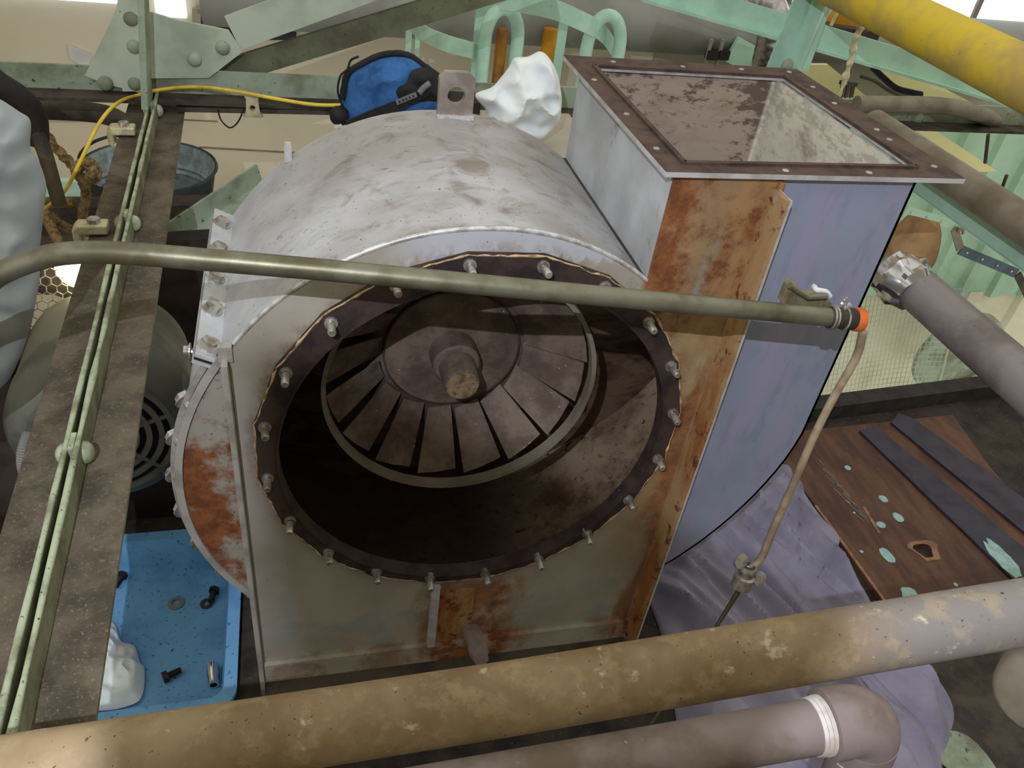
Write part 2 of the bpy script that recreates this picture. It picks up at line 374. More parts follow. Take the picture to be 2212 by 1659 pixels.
def catmull(pts, n=8):
    pts = [Vector(p) for p in pts]; q = [pts[0] * 2 - pts[1]] + pts + [pts[-1] * 2 - pts[-2]]; out = []
    for i in range(1, len(q) - 2):
        a, b_, c, d = q[i - 1:i + 3]
        for k in range(n):
            t = k / n
            out.append(0.5 * ((2 * b_) + (c - a) * t + (2 * a - 5 * b_ + 4 * c - d) * t * t + (3 * b_ - a - 3 * c + d) * t ** 3))
    out.append(pts[-1]); return out

def tube(b, pts, r, n=12, caps=True, mi=0, wob=0.0):
    pts = [Vector(p) for p in pts]; rings = []
    t0 = (pts[1] - pts[0]).normalized()
    u = t0.orthogonal().normalized()
    for i, p in enumerate(pts):
        t = (pts[min(i + 1, len(pts) - 1)] - pts[max(i - 1, 0)]).normalized()
        u = (u - t * u.dot(t)).normalized(); v = t.cross(u)
        rr = r[i] if isinstance(r, (list, tuple)) else r
        ring = []
        for k in range(n):
            a = 2 * PI * k / n; rk = rr
            if wob: rk = rr * (1 + wob * noise.noise((p + (u * math.cos(a) + v * math.sin(a)) * rr) * 60))
            ring.append(b.verts.new(p + (u * math.cos(a) + v * math.sin(a)) * rk))
        rings.append(ring)
    for A, B in zip(rings, rings[1:]):
        for k in range(n): b.faces.new((A[k], A[(k + 1) % n], B[(k + 1) % n], B[k])).material_index = mi
    if caps:
        b.faces.new(rings[0][::-1]).material_index = mi; b.faces.new(rings[-1]).material_index = mi

def lathe(b, prof, mt, n=32, mi=0, a0=0.0, a1=2 * PI):
    """profile of (radius, height) turned round z of mt"""
    full = abs(a1 - a0 - 2 * PI) < 1e-6; cols = []
    for k in range(n if full else n + 1):
        a = a0 + (a1 - a0) * k / n
        cols.append([b.verts.new(mt @ Vector((r * math.cos(a), r * math.sin(a), h))) for r, h in prof])
    for k in range(n):
        A = cols[k]; B = cols[(k + 1) % len(cols)]
        for i in range(len(prof) - 1):
            if prof[i][0] < 1e-7 and prof[i + 1][0] < 1e-7: continue
            b.faces.new((A[i], A[i + 1], B[i + 1], B[i])).material_index = mi
    bmesh.ops.remove_doubles(b, verts=b.verts[:], dist=1e-6)

def slab(b, outer, holes, to3, h0, h1, mi=0):
    """flat plate with holes: 2-D loops mapped by to3(u, v, h)"""
    sub = bmesh.new(); edges = []
    for lp in [outer] + holes:
        vs = [sub.verts.new((u, v, 0)) for u, v in lp]
        edges += [sub.edges.new((vs[i], vs[(i + 1) % len(vs)])) for i in range(len(vs))]
    bmesh.ops.triangle_fill(sub, use_beauty=True, edges=edges)
    mp0 = {}; mp1 = {}
    for v in sub.verts:
        mp0[v] = b.verts.new(to3(v.co.x, v.co.y, h0)); mp1[v] = b.verts.new(to3(v.co.x, v.co.y, h1))
    for f in sub.faces:
        b.faces.new([mp0[v] for v in f.verts]).material_index = mi
        b.faces.new([mp1[v] for v in reversed(f.verts)]).material_index = mi
    for e in sub.edges:
        if len(e.link_faces) == 1:
            a, c = e.verts; b.faces.new((mp0[a], mp0[c], mp1[c], mp1[a])).material_index = mi
    sub.free()

def circle(cx, cy, r, n=64): return [(cx + r * math.cos(2 * PI * k / n), cy + r * math.sin(2 * PI * k / n)) for k in range(n)]

XZ = lambda u, v, h: (u, h, v)
XY = lambda u, v, h: (u, v, h)

def hexbolt_mesh(name, r, head, shank_r, shank, mats, washer=True):
    b = bm(); vs0 = [b.verts.new((r * math.cos(PI * k / 3), r * math.sin(PI * k / 3), 0.0015)) for k in range(6)]
    vs1 = [b.verts.new((r * math.cos(PI * k / 3), r * math.sin(PI * k / 3), head)) for k in range(6)]
    for k in range(6): b.faces.new((vs0[k], vs0[(k + 1) % 6], vs1[(k + 1) % 6], vs1[k]))
    b.faces.new(vs0[::-1]); b.faces.new(vs1)
    I = Matrix.Identity(4)
    if washer: lathe(b, [(0, 0), (r * 1.3, 0), (r * 1.3, 0.002), (0, 0.002)], I, 12)
    lathe(b, [(0, 0.001), (shank_r, 0.001), (shank_r, -shank), (0, -shank)], I, 10)
    return local_part(name, b, mats)

def rivet_mesh(name, r, mats):
    b = bm(); lathe(b, [(r, 0), (r * 0.94, r * 0.35), (r * 0.72, r * 0.62), (r * 0.4, r * 0.78), (0, r * 0.84)], Matrix.Identity(4), 16)
    return local_part(name, b, mats, 80)

def pillow(b, loop, nrm, bulge, amp, sc, rings=14, back=0.4, seed=0.0, ridged=True, mi=0, exp=0.5, center=None):
    """crumpled closed cloth lump from an outline; front swells along nrm, rear by back*bulge"""
    loop = [Vector(p) for p in loop]; nrm = Vector(nrm).normalized()
    c = Vector(center) if center is not None else sum(loop, Vector()) / len(loop)
    def layer(sign):
        out = []
        for j in range(1, rings + 1):
            t = j / rings; row = []
            for p in loop:
                q = p.lerp(c, t)
                w = (1 - (1 - t) ** 2) ** exp
                nz = noise.noise(q * sc + Vector((seed, seed * 1.7, 0))) + 0.5 * noise.noise(q * sc * 2.3 + Vector((0, seed, 3)))
                if ridged: nz = 0.9 - 2.2 * abs(nz)
                h = (bulge * w + amp * nz * min(1, t * 4)) * (1 if sign > 0 else -back)
                row.append(q + nrm * h)
                if j == rings: row = [c + nrm * h]; break
            out.append(row)
        return out
    base = [b.verts.new(p) for p in loop]
    for sign in (1, -1):
        prev = base
        for row in layer(sign):
            cur = [b.verts.new(p) for p in row]; n = len(prev)
            for k in range(n):
                if len(cur) == 1: f = (prev[k], prev[(k + 1) % n], cur[0])
                else: f = (prev[k], prev[(k + 1) % n], cur[(k + 1) % n], cur[k])
                b.faces.new(f).material_index = mi
            prev = cur

def smooth_loop(pts, n=6):
    pts = [Vector(p) for p in pts]; N = len(pts); out = []
    for i in range(N):
        a, b_, c, d = pts[i - 1], pts[i], pts[(i + 1) % N], pts[(i + 2) % N]
        for k in range(n):
            t = k / n
            out.append(0.5 * ((2 * b_) + (c - a) * t + (2 * a - 5 * b_ + 4 * c - d) * t * t + (3 * b_ - a - 3 * c + d) * t ** 3))
    return out


# ================================================================== the setting
FZ = -0.60                       # platform floor
b = bm(); box(b, (-2.2, -1.6, FZ - 0.05), (3.2, 0.66, FZ)); struct('floor', b, 'floor')
b = bm(); box(b, (-3.4, 2.6, -2.6), (1.3, 2.7, 1.6)); struct('wall_back', b, 'wall')
b = bm(); box(b, (1.3, 2.6, -2.6), (5.2, 2.7, 1.6)); struct('wall_back_right', b, 'wall_grey')
b = bm(); box(b, (-3.4, 0.66, -2.65), (5.2, 2.6, -2.6)); struct('floor_lower', b, 'floor')
b = bm(); box(b, (-2.2, -1.9, FZ), (3.2, -1.8, 2.6)); struct('dimming_wall', b, 'wall_grey')  # unseen wall added behind the viewpoint to cut the ambient light
b = bm(); box(b, (-2.0, 0.0, -2.6), (-1.9, 2.6, 1.6)); struct('wall_left', b, 'wall_grey')

# seams of the back wall boards, dark window opening behind the truss, daylight strips
w = bpy.data.objects['wall_back']
def wall_line(name, px0, px1, r, mat):
    b = bm(); bar(b, P(*px0, y=2.6), P(*px1, y=2.6), r * 2, 0.006, (0, -1, 0)); return obj(name, b, mat, w)
wall_line('seam', (430, 318), (640, 330), 0.003, 'brown_pipe')
wall_line('seam', (380, 258), (470, 262), 0.002, 'brown_pipe')
wall_line('seam', (0, 262), (330, 262), 0.002, 'wall_grey')
b = bm(); q = [P(*p, y=2.59) for p in ((425, 18), (640, 24), (640, 85), (425, 85))]
slab(b, [(p.x, p.z) for p in q], [], XZ, 2.58, 2.6); o = struct('window_1', b, 'dark_glass')
b = bm()
for a, c in (((425, 18), (640, 24)), ((425, 18), (425, 85))): bar(b, P(*a, y=2.58), P(*c, y=2.58), 0.03, 0.03, (0, -1, 0))
obj('window_frame', b, 'wall_grey', o)
for i, (x0, x1, y0, y1) in enumerate(((338, 392, -60, 34), (-60, 250, -60, -14))):
    b = bm(); a = P(x0, y1, y=2.58); c = P(x1, y0, y=2.58); box(b, (a.x, 2.57, a.z), (c.x, 2.6, c.z)); struct('window_%d' % (i + 2), b, 'window')
b = bm(); a = P(1690, 35, y=2.58); c = P(2500, -260, y=2.58)
win = None
cols = 5
for k in range(cols):
    x0 = a.x + (c.x - a.x) * k / cols; x1 = a.x + (c.x - a.x) * (k + 1) / cols
    b = bm(); box(b, (x0 + 0.012, 2.575, a.z), (x1 - 0.012, 2.6, c.z))
    if win is None: win = struct('window_4', b, 'window')
    else: obj('pane', b, 'window', win)
b = bm()
for k in range(cols + 1):
    x0 = a.x + (c.x - a.x) * k / cols; box(b, (x0 - 0.012, 2.56, a.z), (x0 + 0.012, 2.6, c.z))
box(b, (a.x, 2.55, a.z - 0.06), (c.x, 2.6, a.z)); obj('window_frame', b, 'brown_pipe', win)

# profiled green and cream cladding low on the right
def cladding(name, x0, x1, z0, z1, y, mat, n, label):
    b = bm(); root = None
    dx = (x1 - x0) / n; pts = []
    for k in range(n):
        x = x0 + dx * k
        pts += [(x, y), (x + dx * 0.62, y), (x + dx * 0.70, y - 0.02), (x + dx * 0.92, y - 0.02)]
    pts.append((x1, y))
    lo = [b.verts.new((px, py, z0)) for px, py in pts]; hi = [b.verts.new((px, py, z1)) for px, py in pts]
    lo2 = [b.verts.new((px, py + 0.004, z0)) for px, py in pts]; hi2 = [b.verts.new((px, py + 0.004, z1)) for px, py in pts]
    for i in range(len(pts) - 1):
        b.faces.new((lo[i], lo[i + 1], hi[i + 1], hi[i])); b.faces.new((lo2[i + 1], lo2[i], hi2[i], hi2[i + 1]))
        b.faces.new((lo[i + 1], lo[i], lo2[i], lo2[i + 1])); b.faces.new((hi[i], hi[i + 1], hi2[i + 1], hi2[i]))
    for i in (0, -1): b.faces.new((lo[i], hi[i], hi2[i], lo2[i]))
    o = obj(name, b, mat); o['kind'] = 'structure'; return o
top = P(1900, 642, y=1.7).z
cladding('wall_cladding_green', 0.9, 3.6, top, P(2100, 400, y=1.7).z + 0.25, 1.70, 'sheet_green', 16, '')
cladding('wall_cladding_cream', 0.9, 3.6, -2.6, top + 0.02, 1.715, 'sheet_cream', 9, '')
# sloping cream roof-light strips far right
for i, (a, c, wd_) in enumerate((((1840, 150), (2240, 320), 0.10), ((2000, 290), (2140, 365), 0.07))):
    pass
b = bm(); q = [P(*p, y=2.2) for p in ((1700, 140), (1790, 140), (1880, 215), (1790, 215))]
slab(b, [(p.x, p.z) for p in q], [], XZ, 2.2, 2.22); struct('trim_1', b, 'cream_panel')
b = bm(); q = [P(*p, y=1.9) for p in ((1890, 150), (1990, 165), (2230, 290), (2230, 345), (2120, 330), (2000, 230))]
slab(b, [(p.x, p.z) for p in q], [], XZ, 1.9, 1.92); struct('trim_2', b, 'cream_panel')
b = bm(); q = [P(*p, y=1.6) for p in ((1975, 280), (2018, 280), (2155, 370), (2110, 372))]
slab(b, [(p.x, p.z) for p in q], [], XZ, 1.6, 1.62); struct('trim_3', b, 'cream_panel')

# kerb at the far edge of the platform
b = bm(); bar(b, P(1500, 930, z=FZ), P(2700, 774, z=FZ), 0.05, 0.05, (0, 0, 1), cy=0.02); struct('trim_4', b, 'kerb')

# ================================================================== the centrifugal fan
D = 0.36
TAB = [(52, .318), (62, .318), (92, .32), (105, .322), (125, .325), (148, .334), (160, .344), (174, .357), (186, .368), (202, .383),
       (221, .396), (250, .415), (270, .428), (300, .447), (318, .463), (339, .491), (352, .508), (360, .515)]
def srad(t):
    for (a, ra), (c, rc) in zip(TAB, TAB[1:]):
        if t <= c: return ra + (rc - ra) * (t - a) / (c - a)
    return TAB[-1][1]
def sc(t, dr=0.0):
    r = srad(t) + dr; a = math.radians(t); return (r * math.cos(a), -0.05 + r * math.sin(a))
DL, DR_, DT = 0.196, 0.515, 0.340           # duct left, right, top
fan = thing('centrifugal_fan', 'large grey rust-streaked centrifugal fan casing with open round inlet and square outlet duct', 'fan', (0.1, 0.18, FZ))

prof = [sc(t) for t in range(52, 361, 3)] + [(DR_, DT)]
# wrapper (double skinned: casing paint outside, grime inside)
b = bm(); pi = [sc(t, -0.004) for t in range(52, 361, 3)] + [(DR_ - 0.004, DT)]
o0 = [b.verts.new((x, 0, z)) for x, z in prof]; o1 = [b.verts.new((x, D, z)) for x, z in prof]
i0 = [b.verts.new((x, 0, z)) for x, z in pi]; i1 = [b.verts.new((x, D, z)) for x, z in pi]
for k in range(len(prof) - 1):
    b.faces.new((o0[k], o0[k + 1], o1[k + 1], o1[k])).material_index = 0
    f = b.faces.new((i0[k + 1], i0[k], i1[k], i1[k + 1])); f.material_index = 2 if prof[k][0] > 0.48 and prof[k + 1][1] > -0.1 else 1
    b.faces.new((o0[k + 1], o0[k], i0[k], i0[k + 1])); b.faces.new((o1[k], o1[k + 1], i1[k + 1], i1[k]))
for k in (0, -1): b.faces.new((o0[k], o1[k], i1[k], i0[k]))
obj('scroll_wrapper', b, ['casing', 'inside', 'duct_in'], fan, 40)

HC = (0.008, -0.036); HI = (0.010, -0.0455)
outl = [sc(t) for t in range(52, 361, 3)] + [(DR_, DT), (DL, DT)]
b = bm(); slab(b, outl, [circle(*HI, 0.2590, 72)], XZ, 0.0, 0.004); obj('front_face', b, 'face', fan)
b = bm(); slab(b, outl, [], XZ, D, D + 0.004, 0)
for f in b.faces:
    c = f.calc_center_median()
    if c.y < D + 0.001: f.material_index = 1
obj('rear_face', b, ['casing', 'duct_in'], fan)
# duct left wall
b = bm(); box(b, (DL - 0.002, 0, sc(52)[1] - 0.004), (DL + 0.002, D, DT)); obj('duct_side_wall', b, ['duct_wall'], fan)
b = bm(); bar(b, (DL - 0.004, 0.0, sc(52)[1] + 0.002), (DL - 0.004, D, sc(52)[1] + 0.002), 0.005, 0.005); obj('duct_seam', b, 'dark_steel', fan)

# stand plate with the inlet hole
arc = [sc(t, -0.0015) for t in range(148, 51, -3)]
pl = [(-0.291, -0.560), (-0.291, 0.118)] + arc + [(DL, DT - 0.002), (0.326, DT - 0.002), (0.326, -0.548)]
b = bm(); slab(b, pl, [circle(*HI, 0.2585, 72)], XZ, -0.005, -0.0002); obj('stand_plate', b, 'stand', fan)
# weld bead along the scroll edge
b = bm(); tube(b, [(x, -0.002, z) for x, z in [sc(t, 0.001) for t in range(52, 150, 3)]], 0.0028, 8); obj('weld_bead', b, 'weld', fan, 60)
# left folded lip, with the little tab at its top
b = bm(); box(b, (-0.298, -0.024, -0.560), (-0.2915, 0.0, 0.112)); box(b, (-0.301, -0.010, 0.108), (-0.286, 0.0, 0.128))
obj('left_lip', b, 'pale_dirty', fan)
# right rusty angle: outstanding leg + flat leg
b = bm(); box(b, (0.318, -0.040, -0.505), (0.324, -0.005, 0.326)); box(b, (0.324, -0.012, -0.525), (0.330, 0.0, 0.335)); obj('angle_stiffener', b, 'rust_angle', fan)
# blue-grey corner strip against the angle
b = bm(); box(b, (0.324, -0.041, -0.505), (0.3265, -0.012, 0.326)); obj('stiffener_edge', b, 'pale_metal', fan)
# foot angle along the bottom
b = bm(); box(b, (-0.291, -0.013, -0.520), (0.318, -0.0052, -0.476)); obj('foot_upstand', b, 'stand', fan)
b = bm(); box(b, (-0.290, -0.085, -0.530), (0.316, -0.0055, -0.520)); obj('foot_angle', b, 'dark_steel', fan)
for x in (-0.315, 0.33):
    b = bm(); box(b, (x - 0.025, -0.08, FZ), (x + 0.025, 0.43, -0.560)); obj('base_rail', b, 'dark_steel', fan)
b = bm(); box(b, (-0.335, D + 0.0045, -0.560), (0.40, D + 0.012, -0.30)); obj('rear_leg_plate', b, 'casing', fan)
# drain stub and small rib
b = bm(); tube(b, [(0.036, -0.005, -0.456), (0.038, -0.062, -0.440)], 0.0155, 20); tube(b, [(0.0378, -0.055, -0.442), (0.0385, -0.075, -0.4365)], 0.012, 20)
obj('drain_stub', b, 'lower_pipe', fan, 50)
b = bm(); box(b, (-0.036, -0.016, -0.476), (-0.024, -0.0052, -0.322)); obj('rib', b, 'pale_metal', fan)
b = bm(); box(b, (-0.024, -0.0068, -0.476), (0.034, -0.0052, -0.345)); obj('drain_patch', b, 'rust_angle', fan)

# inlet ring: a twenty-sided flat frame with gasket remains and studs
N = 20; A0 = math.radians(97.5)
def ringpt(k, r): a = A0 - 2 * PI * k / N; return (HC[0] + r * math.cos(a), HC[1] + r * math.sin(a))
b = bm(); slab(b, [ringpt(k, 0.283) for k in range(N)], [circle(*HI, 0.2575, 72)], XZ, -0.013, -0.0052); ring = obj('inlet_ring', b, 'ring', fan)
b = bm()
for k in range(N):
    p, q = ringpt(k, 0.2825), ringpt(k + 1, 0.2825); n = 10; pts = []
    for j in range(n + 1):
        t = j / n; s_ = 1 + 0.010 * noise.noise(Vector((k * 3.1 + t * 5, 0, 1)))
        pts.append(Vector((HC[0] + ((p[0] + (q[0] - p[0]) * t) - HC[0]) * s_, -0.0125, HC[1] + ((p[1] + (q[1] - p[1]) * t) - HC[1]) * s_)))
    tube(b, pts, [0.0007 + 0.0036 * abs(noise.noise(Vector((k, j * 0.7, 5)))) for j in range(n + 1)], 6)
obj('gasket_remains', b, 'gasket', ring)
b = bm(); lathe(b, [(0.2575, 0.0055), (0.2550, 0.0055), (0.2550, -0.018), (0.2575, -0.018), (0.2575, 0.0055)], frame((HI[0], -0.01, HI[1]), (0, -1, 0)), 72)
obj('inlet_lip', b, 'ring', ring, 40)
b = bm()
for j in range(3): lathe(b, [(0, 0), (0.0048, 0.0), (0.0048, 0.005), (0.0042, 0.0056), (0.0048, 0.0062)], Matrix.Translation((0, 0, 0.0)), 10); break
lathe(b, [(0, -0.004), (0.0078, -0.004), (0.0078, 0.0035), (0.0048, 0.0036), (0.0048, 0.0215), (0.0038, 0.0230), (0, 0.0230)], Matrix.Identity(4), 10)
stud = local_part('stud', b, 'zinc', 40)
for k in range(N):
    x, z = ringpt(k, 0.2705); tl = 0.06 * math.sin(k * 2.1)
    place('stud', stud, frame((x, -0.013, z), (tl, -1, tl * 0.6)), fan)

# impeller
IC = (0.006, -0.028)
imt = frame((IC[0], 0.0, IC[1]), (0, -1, 0))      # local z points to the viewer
b = bm(); lathe(b, [(0, -0.200), (0.205, -0.235), (0.205, -0.227), (0.104, -0.196), (0.103, -0.188), (0, -0.184)], imt, 60)
imp = obj('impeller', b, 'impeller', fan, 35)
b = bm(); lathe(b, [(0.1955, -0.110), (0.1955, -0.094), (0.1890, -0.094), (0.1890, -0.110), (0.1955, -0.110)], imt, 72); obj('shroud_ring', b, 'brown_pipe', imp, 40)
b = bm(); lathe(b, [(0, -0.186), (0.036, -0.186), (0.035, -0.150), (0.032, -0.146), (0.027, -0.146), (0.0255, -0.104), (0.0240, -0.102), (0, -0.102)], imt, 40); obj('hub', b, 'impeller', imp, 35)
b = bm(); lathe(b, [(0.0235, -0.1018), (0.0235, -0.1005), (0, -0.1005)], imt, 40); obj('shaft_end', b, 'shaft_end', imp, 35)
b = bm(); lathe(b, [(0.1035, -0.190), (0.1035, -0.1865), (0.101, -0.1858), (0.101, -0.190)], imt, 60); obj('hub_plate_rim', b, 'dark_steel', imp, 40)
NB = 16; da = 2 * PI / NB
b = bm(); front = []; rear = []
for r in (0.110, 0.136, 0.162, 0.189):
    t = (r - 0.110) / 0.079; base = -0.187 + 0.064 * t; g_ = 0.05 + 0.025 * t
    for (ang, h) in ((da * g_, base + 0.006), (da * 0.5, base), (da * (1 - g_), base - 0.006)):
        front.append(b.verts.new((r * math.cos(ang), r * math.sin(ang), h)))
        rear.append(b.verts.new((r * math.cos(ang), r * math.sin(ang), h - 0.003)))
for i in range(3):
    for j in range(2):
        k = i * 3 + j
        b.faces.new((front[k], front[k + 1], front[k + 4], front[k + 3])); b.faces.new((rear[k + 1], rear[k], rear[k + 3], rear[k + 4]))
for seq in ([0, 3, 6, 9], [2, 5, 8, 11], [0, 1, 2], [9, 10, 11]):
    for p, q in zip(seq, seq[1:]): b.faces.new((front[p], front[q], rear[q], rear[p]))
blade = local_part('blade', b, 'impeller', 40)
for k in range(NB):
    place('blade', blade, imt @ Matrix.Rotation(da * (k + 0.2), 4, 'Z'), imp)

# outlet flange (brown top face, pale edges)
b = bm(); slab(b, [(0.178, -0.016), (0.567, -0.016), (0.567, 0.400), (0.178, 0.400)], [[(0.209, 0.008), (0.519, 0.014), (0.519, 0.352), (0.211, 0.352)]], XY, DT, DT + 0.006)
for f in b.faces:
    f.material_index = 1
    if abs(f.normal.z) > 0.5 or all(v.co.z > DT + 0.005 for v in f.verts): f.material_index = 0 if f.calc_center_median().z > DT + 0.005 else 1
flg = obj('outlet_flange', b, ['flange_top', 'pale_metal'], fan)
b = bm(); rim = [(0.209, 0.008), (0.519, 0.014), (0.519, 0.352), (0.211, 0.352)]
for k in range(4):
    p, q = rim[k], rim[(k + 1) % 4]; bar(b, (*p, DT + 0.007), (*q, DT + 0.007), 0.006, 0.004)
obj('inner_bead', b, 'flange_top', flg)
b = bm(); lathe(b, [(0.0, 0), (0.0042, 0), (0.0034, 0.0010), (0, 0.0014)], Matrix.Identity(4), 10); bolt_hole = local_part('bolt_hole', b, 'pale_dirty', 60)
for (x, y) in ((0.192, 0.05), (0.194, 0.16), (0.192, 0.29), (0.25, 0.380), (0.36, 0.376), (0.46, 0.380), (0.543, 0.380), (0.545, 0.31), (0.540, 0.24), (0.545, 0.14), (0.541, 0.105), (0.548, 0.020), (0.44, -0.004), (0.33, -0.004)):
    place('bolt_hole', bolt_hole, Matrix.Translation((x, y, DT + 0.006)), flg)

# split seam across the wrapper on the left, with bolts
TS = 154.0; ts = math.radians(TS); rad = Vector((math.cos(ts), 0, math.sin(ts))); tan = Vector((math.sin(ts), 0, -math.cos(ts)))   # tan points up the curve
cen = Vector((0, 0, -0.05)); r0 = srad(TS)
def seam(b, off, th, y0, y1, h0, h1, mi=0):
    p = cen + rad * (r0 + (h0 + h1) / 2) + tan * off
    bar(b, p + Vector((0, y0, 0)), p + Vector((0, y1, 0)), th, h1 - h0, rad, mi)
b = bm(); seam(b, 0.004, 0.004, -0.002, D, -0.002, 0.026); seam(b, -0.005, 0.004, -0.002, D, -0.002, 0.026); obj('seam_flange', b, 'duct_wall', fan)
b = bm(); seam(b, -0.0005, 0.005, 0.0, D, -0.002, 0.025); obj('seam_gasket', b, 'rubber', fan)
hexm = hexbolt_mesh('bolt', 0.0095, 0.009, 0.005, 0.018, 'zinc')
for y in (0.02, 0.095, 0.17, 0.245, 0.32):
    place('bolt', hexm, frame(cen + rad * (r0 + 0.014) + tan * 0.006 + Vector((0, y, 0)), tan), fan)
# bolted rim flange down the lower left edge
def rim_strip(b, y0, y1, d0, d1, t0=152, t1=236):
    ts_ = [t0 + (t1 - t0) * k / 40 for k in range(41)]
    lp = [sc(t, d1) for t in ts_] + [sc(t, d0) for t in reversed(ts_)]
    slab(b, lp, [], XZ, y0, y1)
b = bm(); rim_strip(b, -0.004, 0.001, -0.004, 0.005); rim_strip(b, 0.009, 0.013, -0.002, 0.011); obj('rim_flange', b, 'pale_dirty', fan, 30)
b = bm(); rim_strip(b, 0.001, 0.009, -0.003, 0.004); obj('rim_gasket', b, 'rubber', fan, 30)
for t in (166, 175.5, 185, 194.5, 204, 213.5, 223):
    x, z = sc(t, 0.007); a = math.radians(t)
    place('bolt', hexm, frame((x, 0.014, z), (math.cos(a) * 0.5, 0.8, math.sin(a) * 0.5 + 0.2)), fan)
for t in (176, 196):
    x, z = sc(t, 0.004); a = math.radians(t)
    place('bolt', hexm, frame((x, 0.20, z), (math.cos(a), 0, math.sin(a))), fan)

# lifting lug and small tab on the crown
def lug(name, x, y, z, w, h, t, hole, mat):
    c = 0.16 * w; o_ = [(-w / 2, 0), (w / 2, 0), (w / 2, h - c), (w / 2 - c, h), (-w / 2 + c, h), (-w / 2, h - c)]
    b = bm(); slab(b, [(x + u, z + v) for u, v in o_], [circle(x, z + h * 0.52, hole, 24)] if hole else [], XZ, y - t / 2, y + t / 2); return obj(name, b, mat, fan)
zt = -0.05 + srad(90)
lug('lifting_lug', 0.012, 0.342, zt - 0.004, 0.050, 0.066, 0.012, 0.0125, 'stainless')
b = bm(); bar(b, (-0.014, 0.334, zt + 0.001), (0.038, 0.334, zt + 0.001), 0.006, 0.006); obj('lug_weld', b, 'weld', fan)
x, z = sc(131); lug('rear_tab', x - 0.004, 0.352, z - 0.004, 0.010, 0.026, 0.012, 0, 'pale_metal')

# ================================================================== steelwork of the roof truss
TY = 1.08                                     # plane of the truss
tr = thing('roof_truss', 'riveted pale green steel truss with long horizontal chord behind the fan', 'truss', P(320, 230, y=TY))
def angle_bar(b, p0, p1, up, out, leg, leg2, t):
    """L-section: one leg along up from the line p0-p1, one along out"""
    p0 = Vector(p0); p1 = Vector(p1); z = (p1 - p0); L = z.length; z.normalize()
    u = Vector(up); u = (u - z * u.dot(z)).normalized(); o_ = Vector(out); o_ = (o_ - z * o_.dot(z) - u * o_.dot(u)).normalized()
    mt = Matrix((o_, u, z)).transposed().to_4x4(); mt.translation = p0
    box(b, (0, 0, 0), (t, leg, L), mt); box(b, (t, 0, 0), (leg2, t, L), mt)
zc0 = P(600, 208, y=TY).z
cl = -1.85; cr = P(2330, 268, y=TY).x
q0 = Vector((cl, TY, P(60, 200, y=TY).z)); q1 = Vector((cr, TY, P(2200, 274, y=TY).z))
b = bm(); bar(b, q0, q1, 0.007, 0.056, (0, 0, 1), cy=0.028); obj('bottom_chord', b, 'green_dirty', tr)
b = bm(); bar(b, q0 + Vector((0, -0.0305, 0)), q1 + Vector((0, -0.0305, 0)), 0.053, 0.007, (0, 0, 1), cy=0.0035); obj('chord_toe', b, 'dark_steel', tr)
# dark flat bar seated on the chord toe, seen from above
b = bm(); bar(b, P(384, 228, y=TY - 0.03), P(760, 236, y=TY - 0.03), 0.05, 0.010); obj('packing_plate', b, 'dark_steel', tr)
rv = rivet_mesh('rivet', 0.0150, 'green_dirty')
for px, py in ((228, 180), (292, 180), (283, 40), (290, 100)):
    place('rivet', rv, frame(P(px, py, y=TY - 0.018), (0, -1, 0)), tr)
# vertical post: two angles either side of the gusset, edge on at x=315
q = P(315, 200, y=TY - 0.01)
b = bm(); pL = [P(*p, y=TY) for p in ((186, 158), (254, 14), (262, -40), (308, -40), (306, 196), (232, 176))]
slab(b, [(p.x, p.z) for p in pL], [], XZ, TY - 0.016, TY - 0.008); obj('gusset_plate', b, 'green_pale', tr)
b = bm(); a = P(262, 205, y=TY - 0.017); c = P(310, -60, y=TY - 0.017)
slab(b, [(p.x, p.z) for p in (P(268, 190, y=TY), P(254, -60, y=TY), P(308, -60, y=TY), P(306, 190, y=TY))], [], XZ, TY - 0.022, TY - 0.016); obj('post_leg', b, 'green_pale', tr)
b = bm(); p0 = P(320, 216, y=TY - 0.065); p1 = P(310, -60, y=TY - 0.065)
bar(b, p0, p1, 0.012, 0.075, (0, -1, 0), cy=0.02); obj('post_web', b, 'green_dirty', tr)
# right gusset and diagonal
b = bm(); g = [P(*p, y=TY) for p in ((322, 165), (325, 22), (375, 38), (494, 62), (524, 108), (452, 164))]
slab(b, [(p.x, p.z) for p in g], [], XZ, TY - 0.014, TY - 0.006); obj('gusset_plate', b, 'green_pale', tr)
for px, py in ((481, 103), (420, 128)): place('rivet', rv, frame(P(px, py, y=TY - 0.014), (0, -1, 0)), tr)
d0, d1 = P(500, 88, y=TY), P(1010, -118, y=TY)
b = bm(); angle_bar(b, P(520, 108, y=TY - 0.004), P(1090, -100, y=TY - 0.004), (0, 0, 1), (0, 1, 0), 0.070, 0.07, 0.007); obj('diagonal', b, 'green_pale', tr)
b = bm(); bar(b, P(470, 160, y=TY + 0.03), P(1180, -55, y=TY + 0.03), 0.014, 0.050, (0, 0, 1)); obj('lower_diagonal', b, 'green_dark', tr)
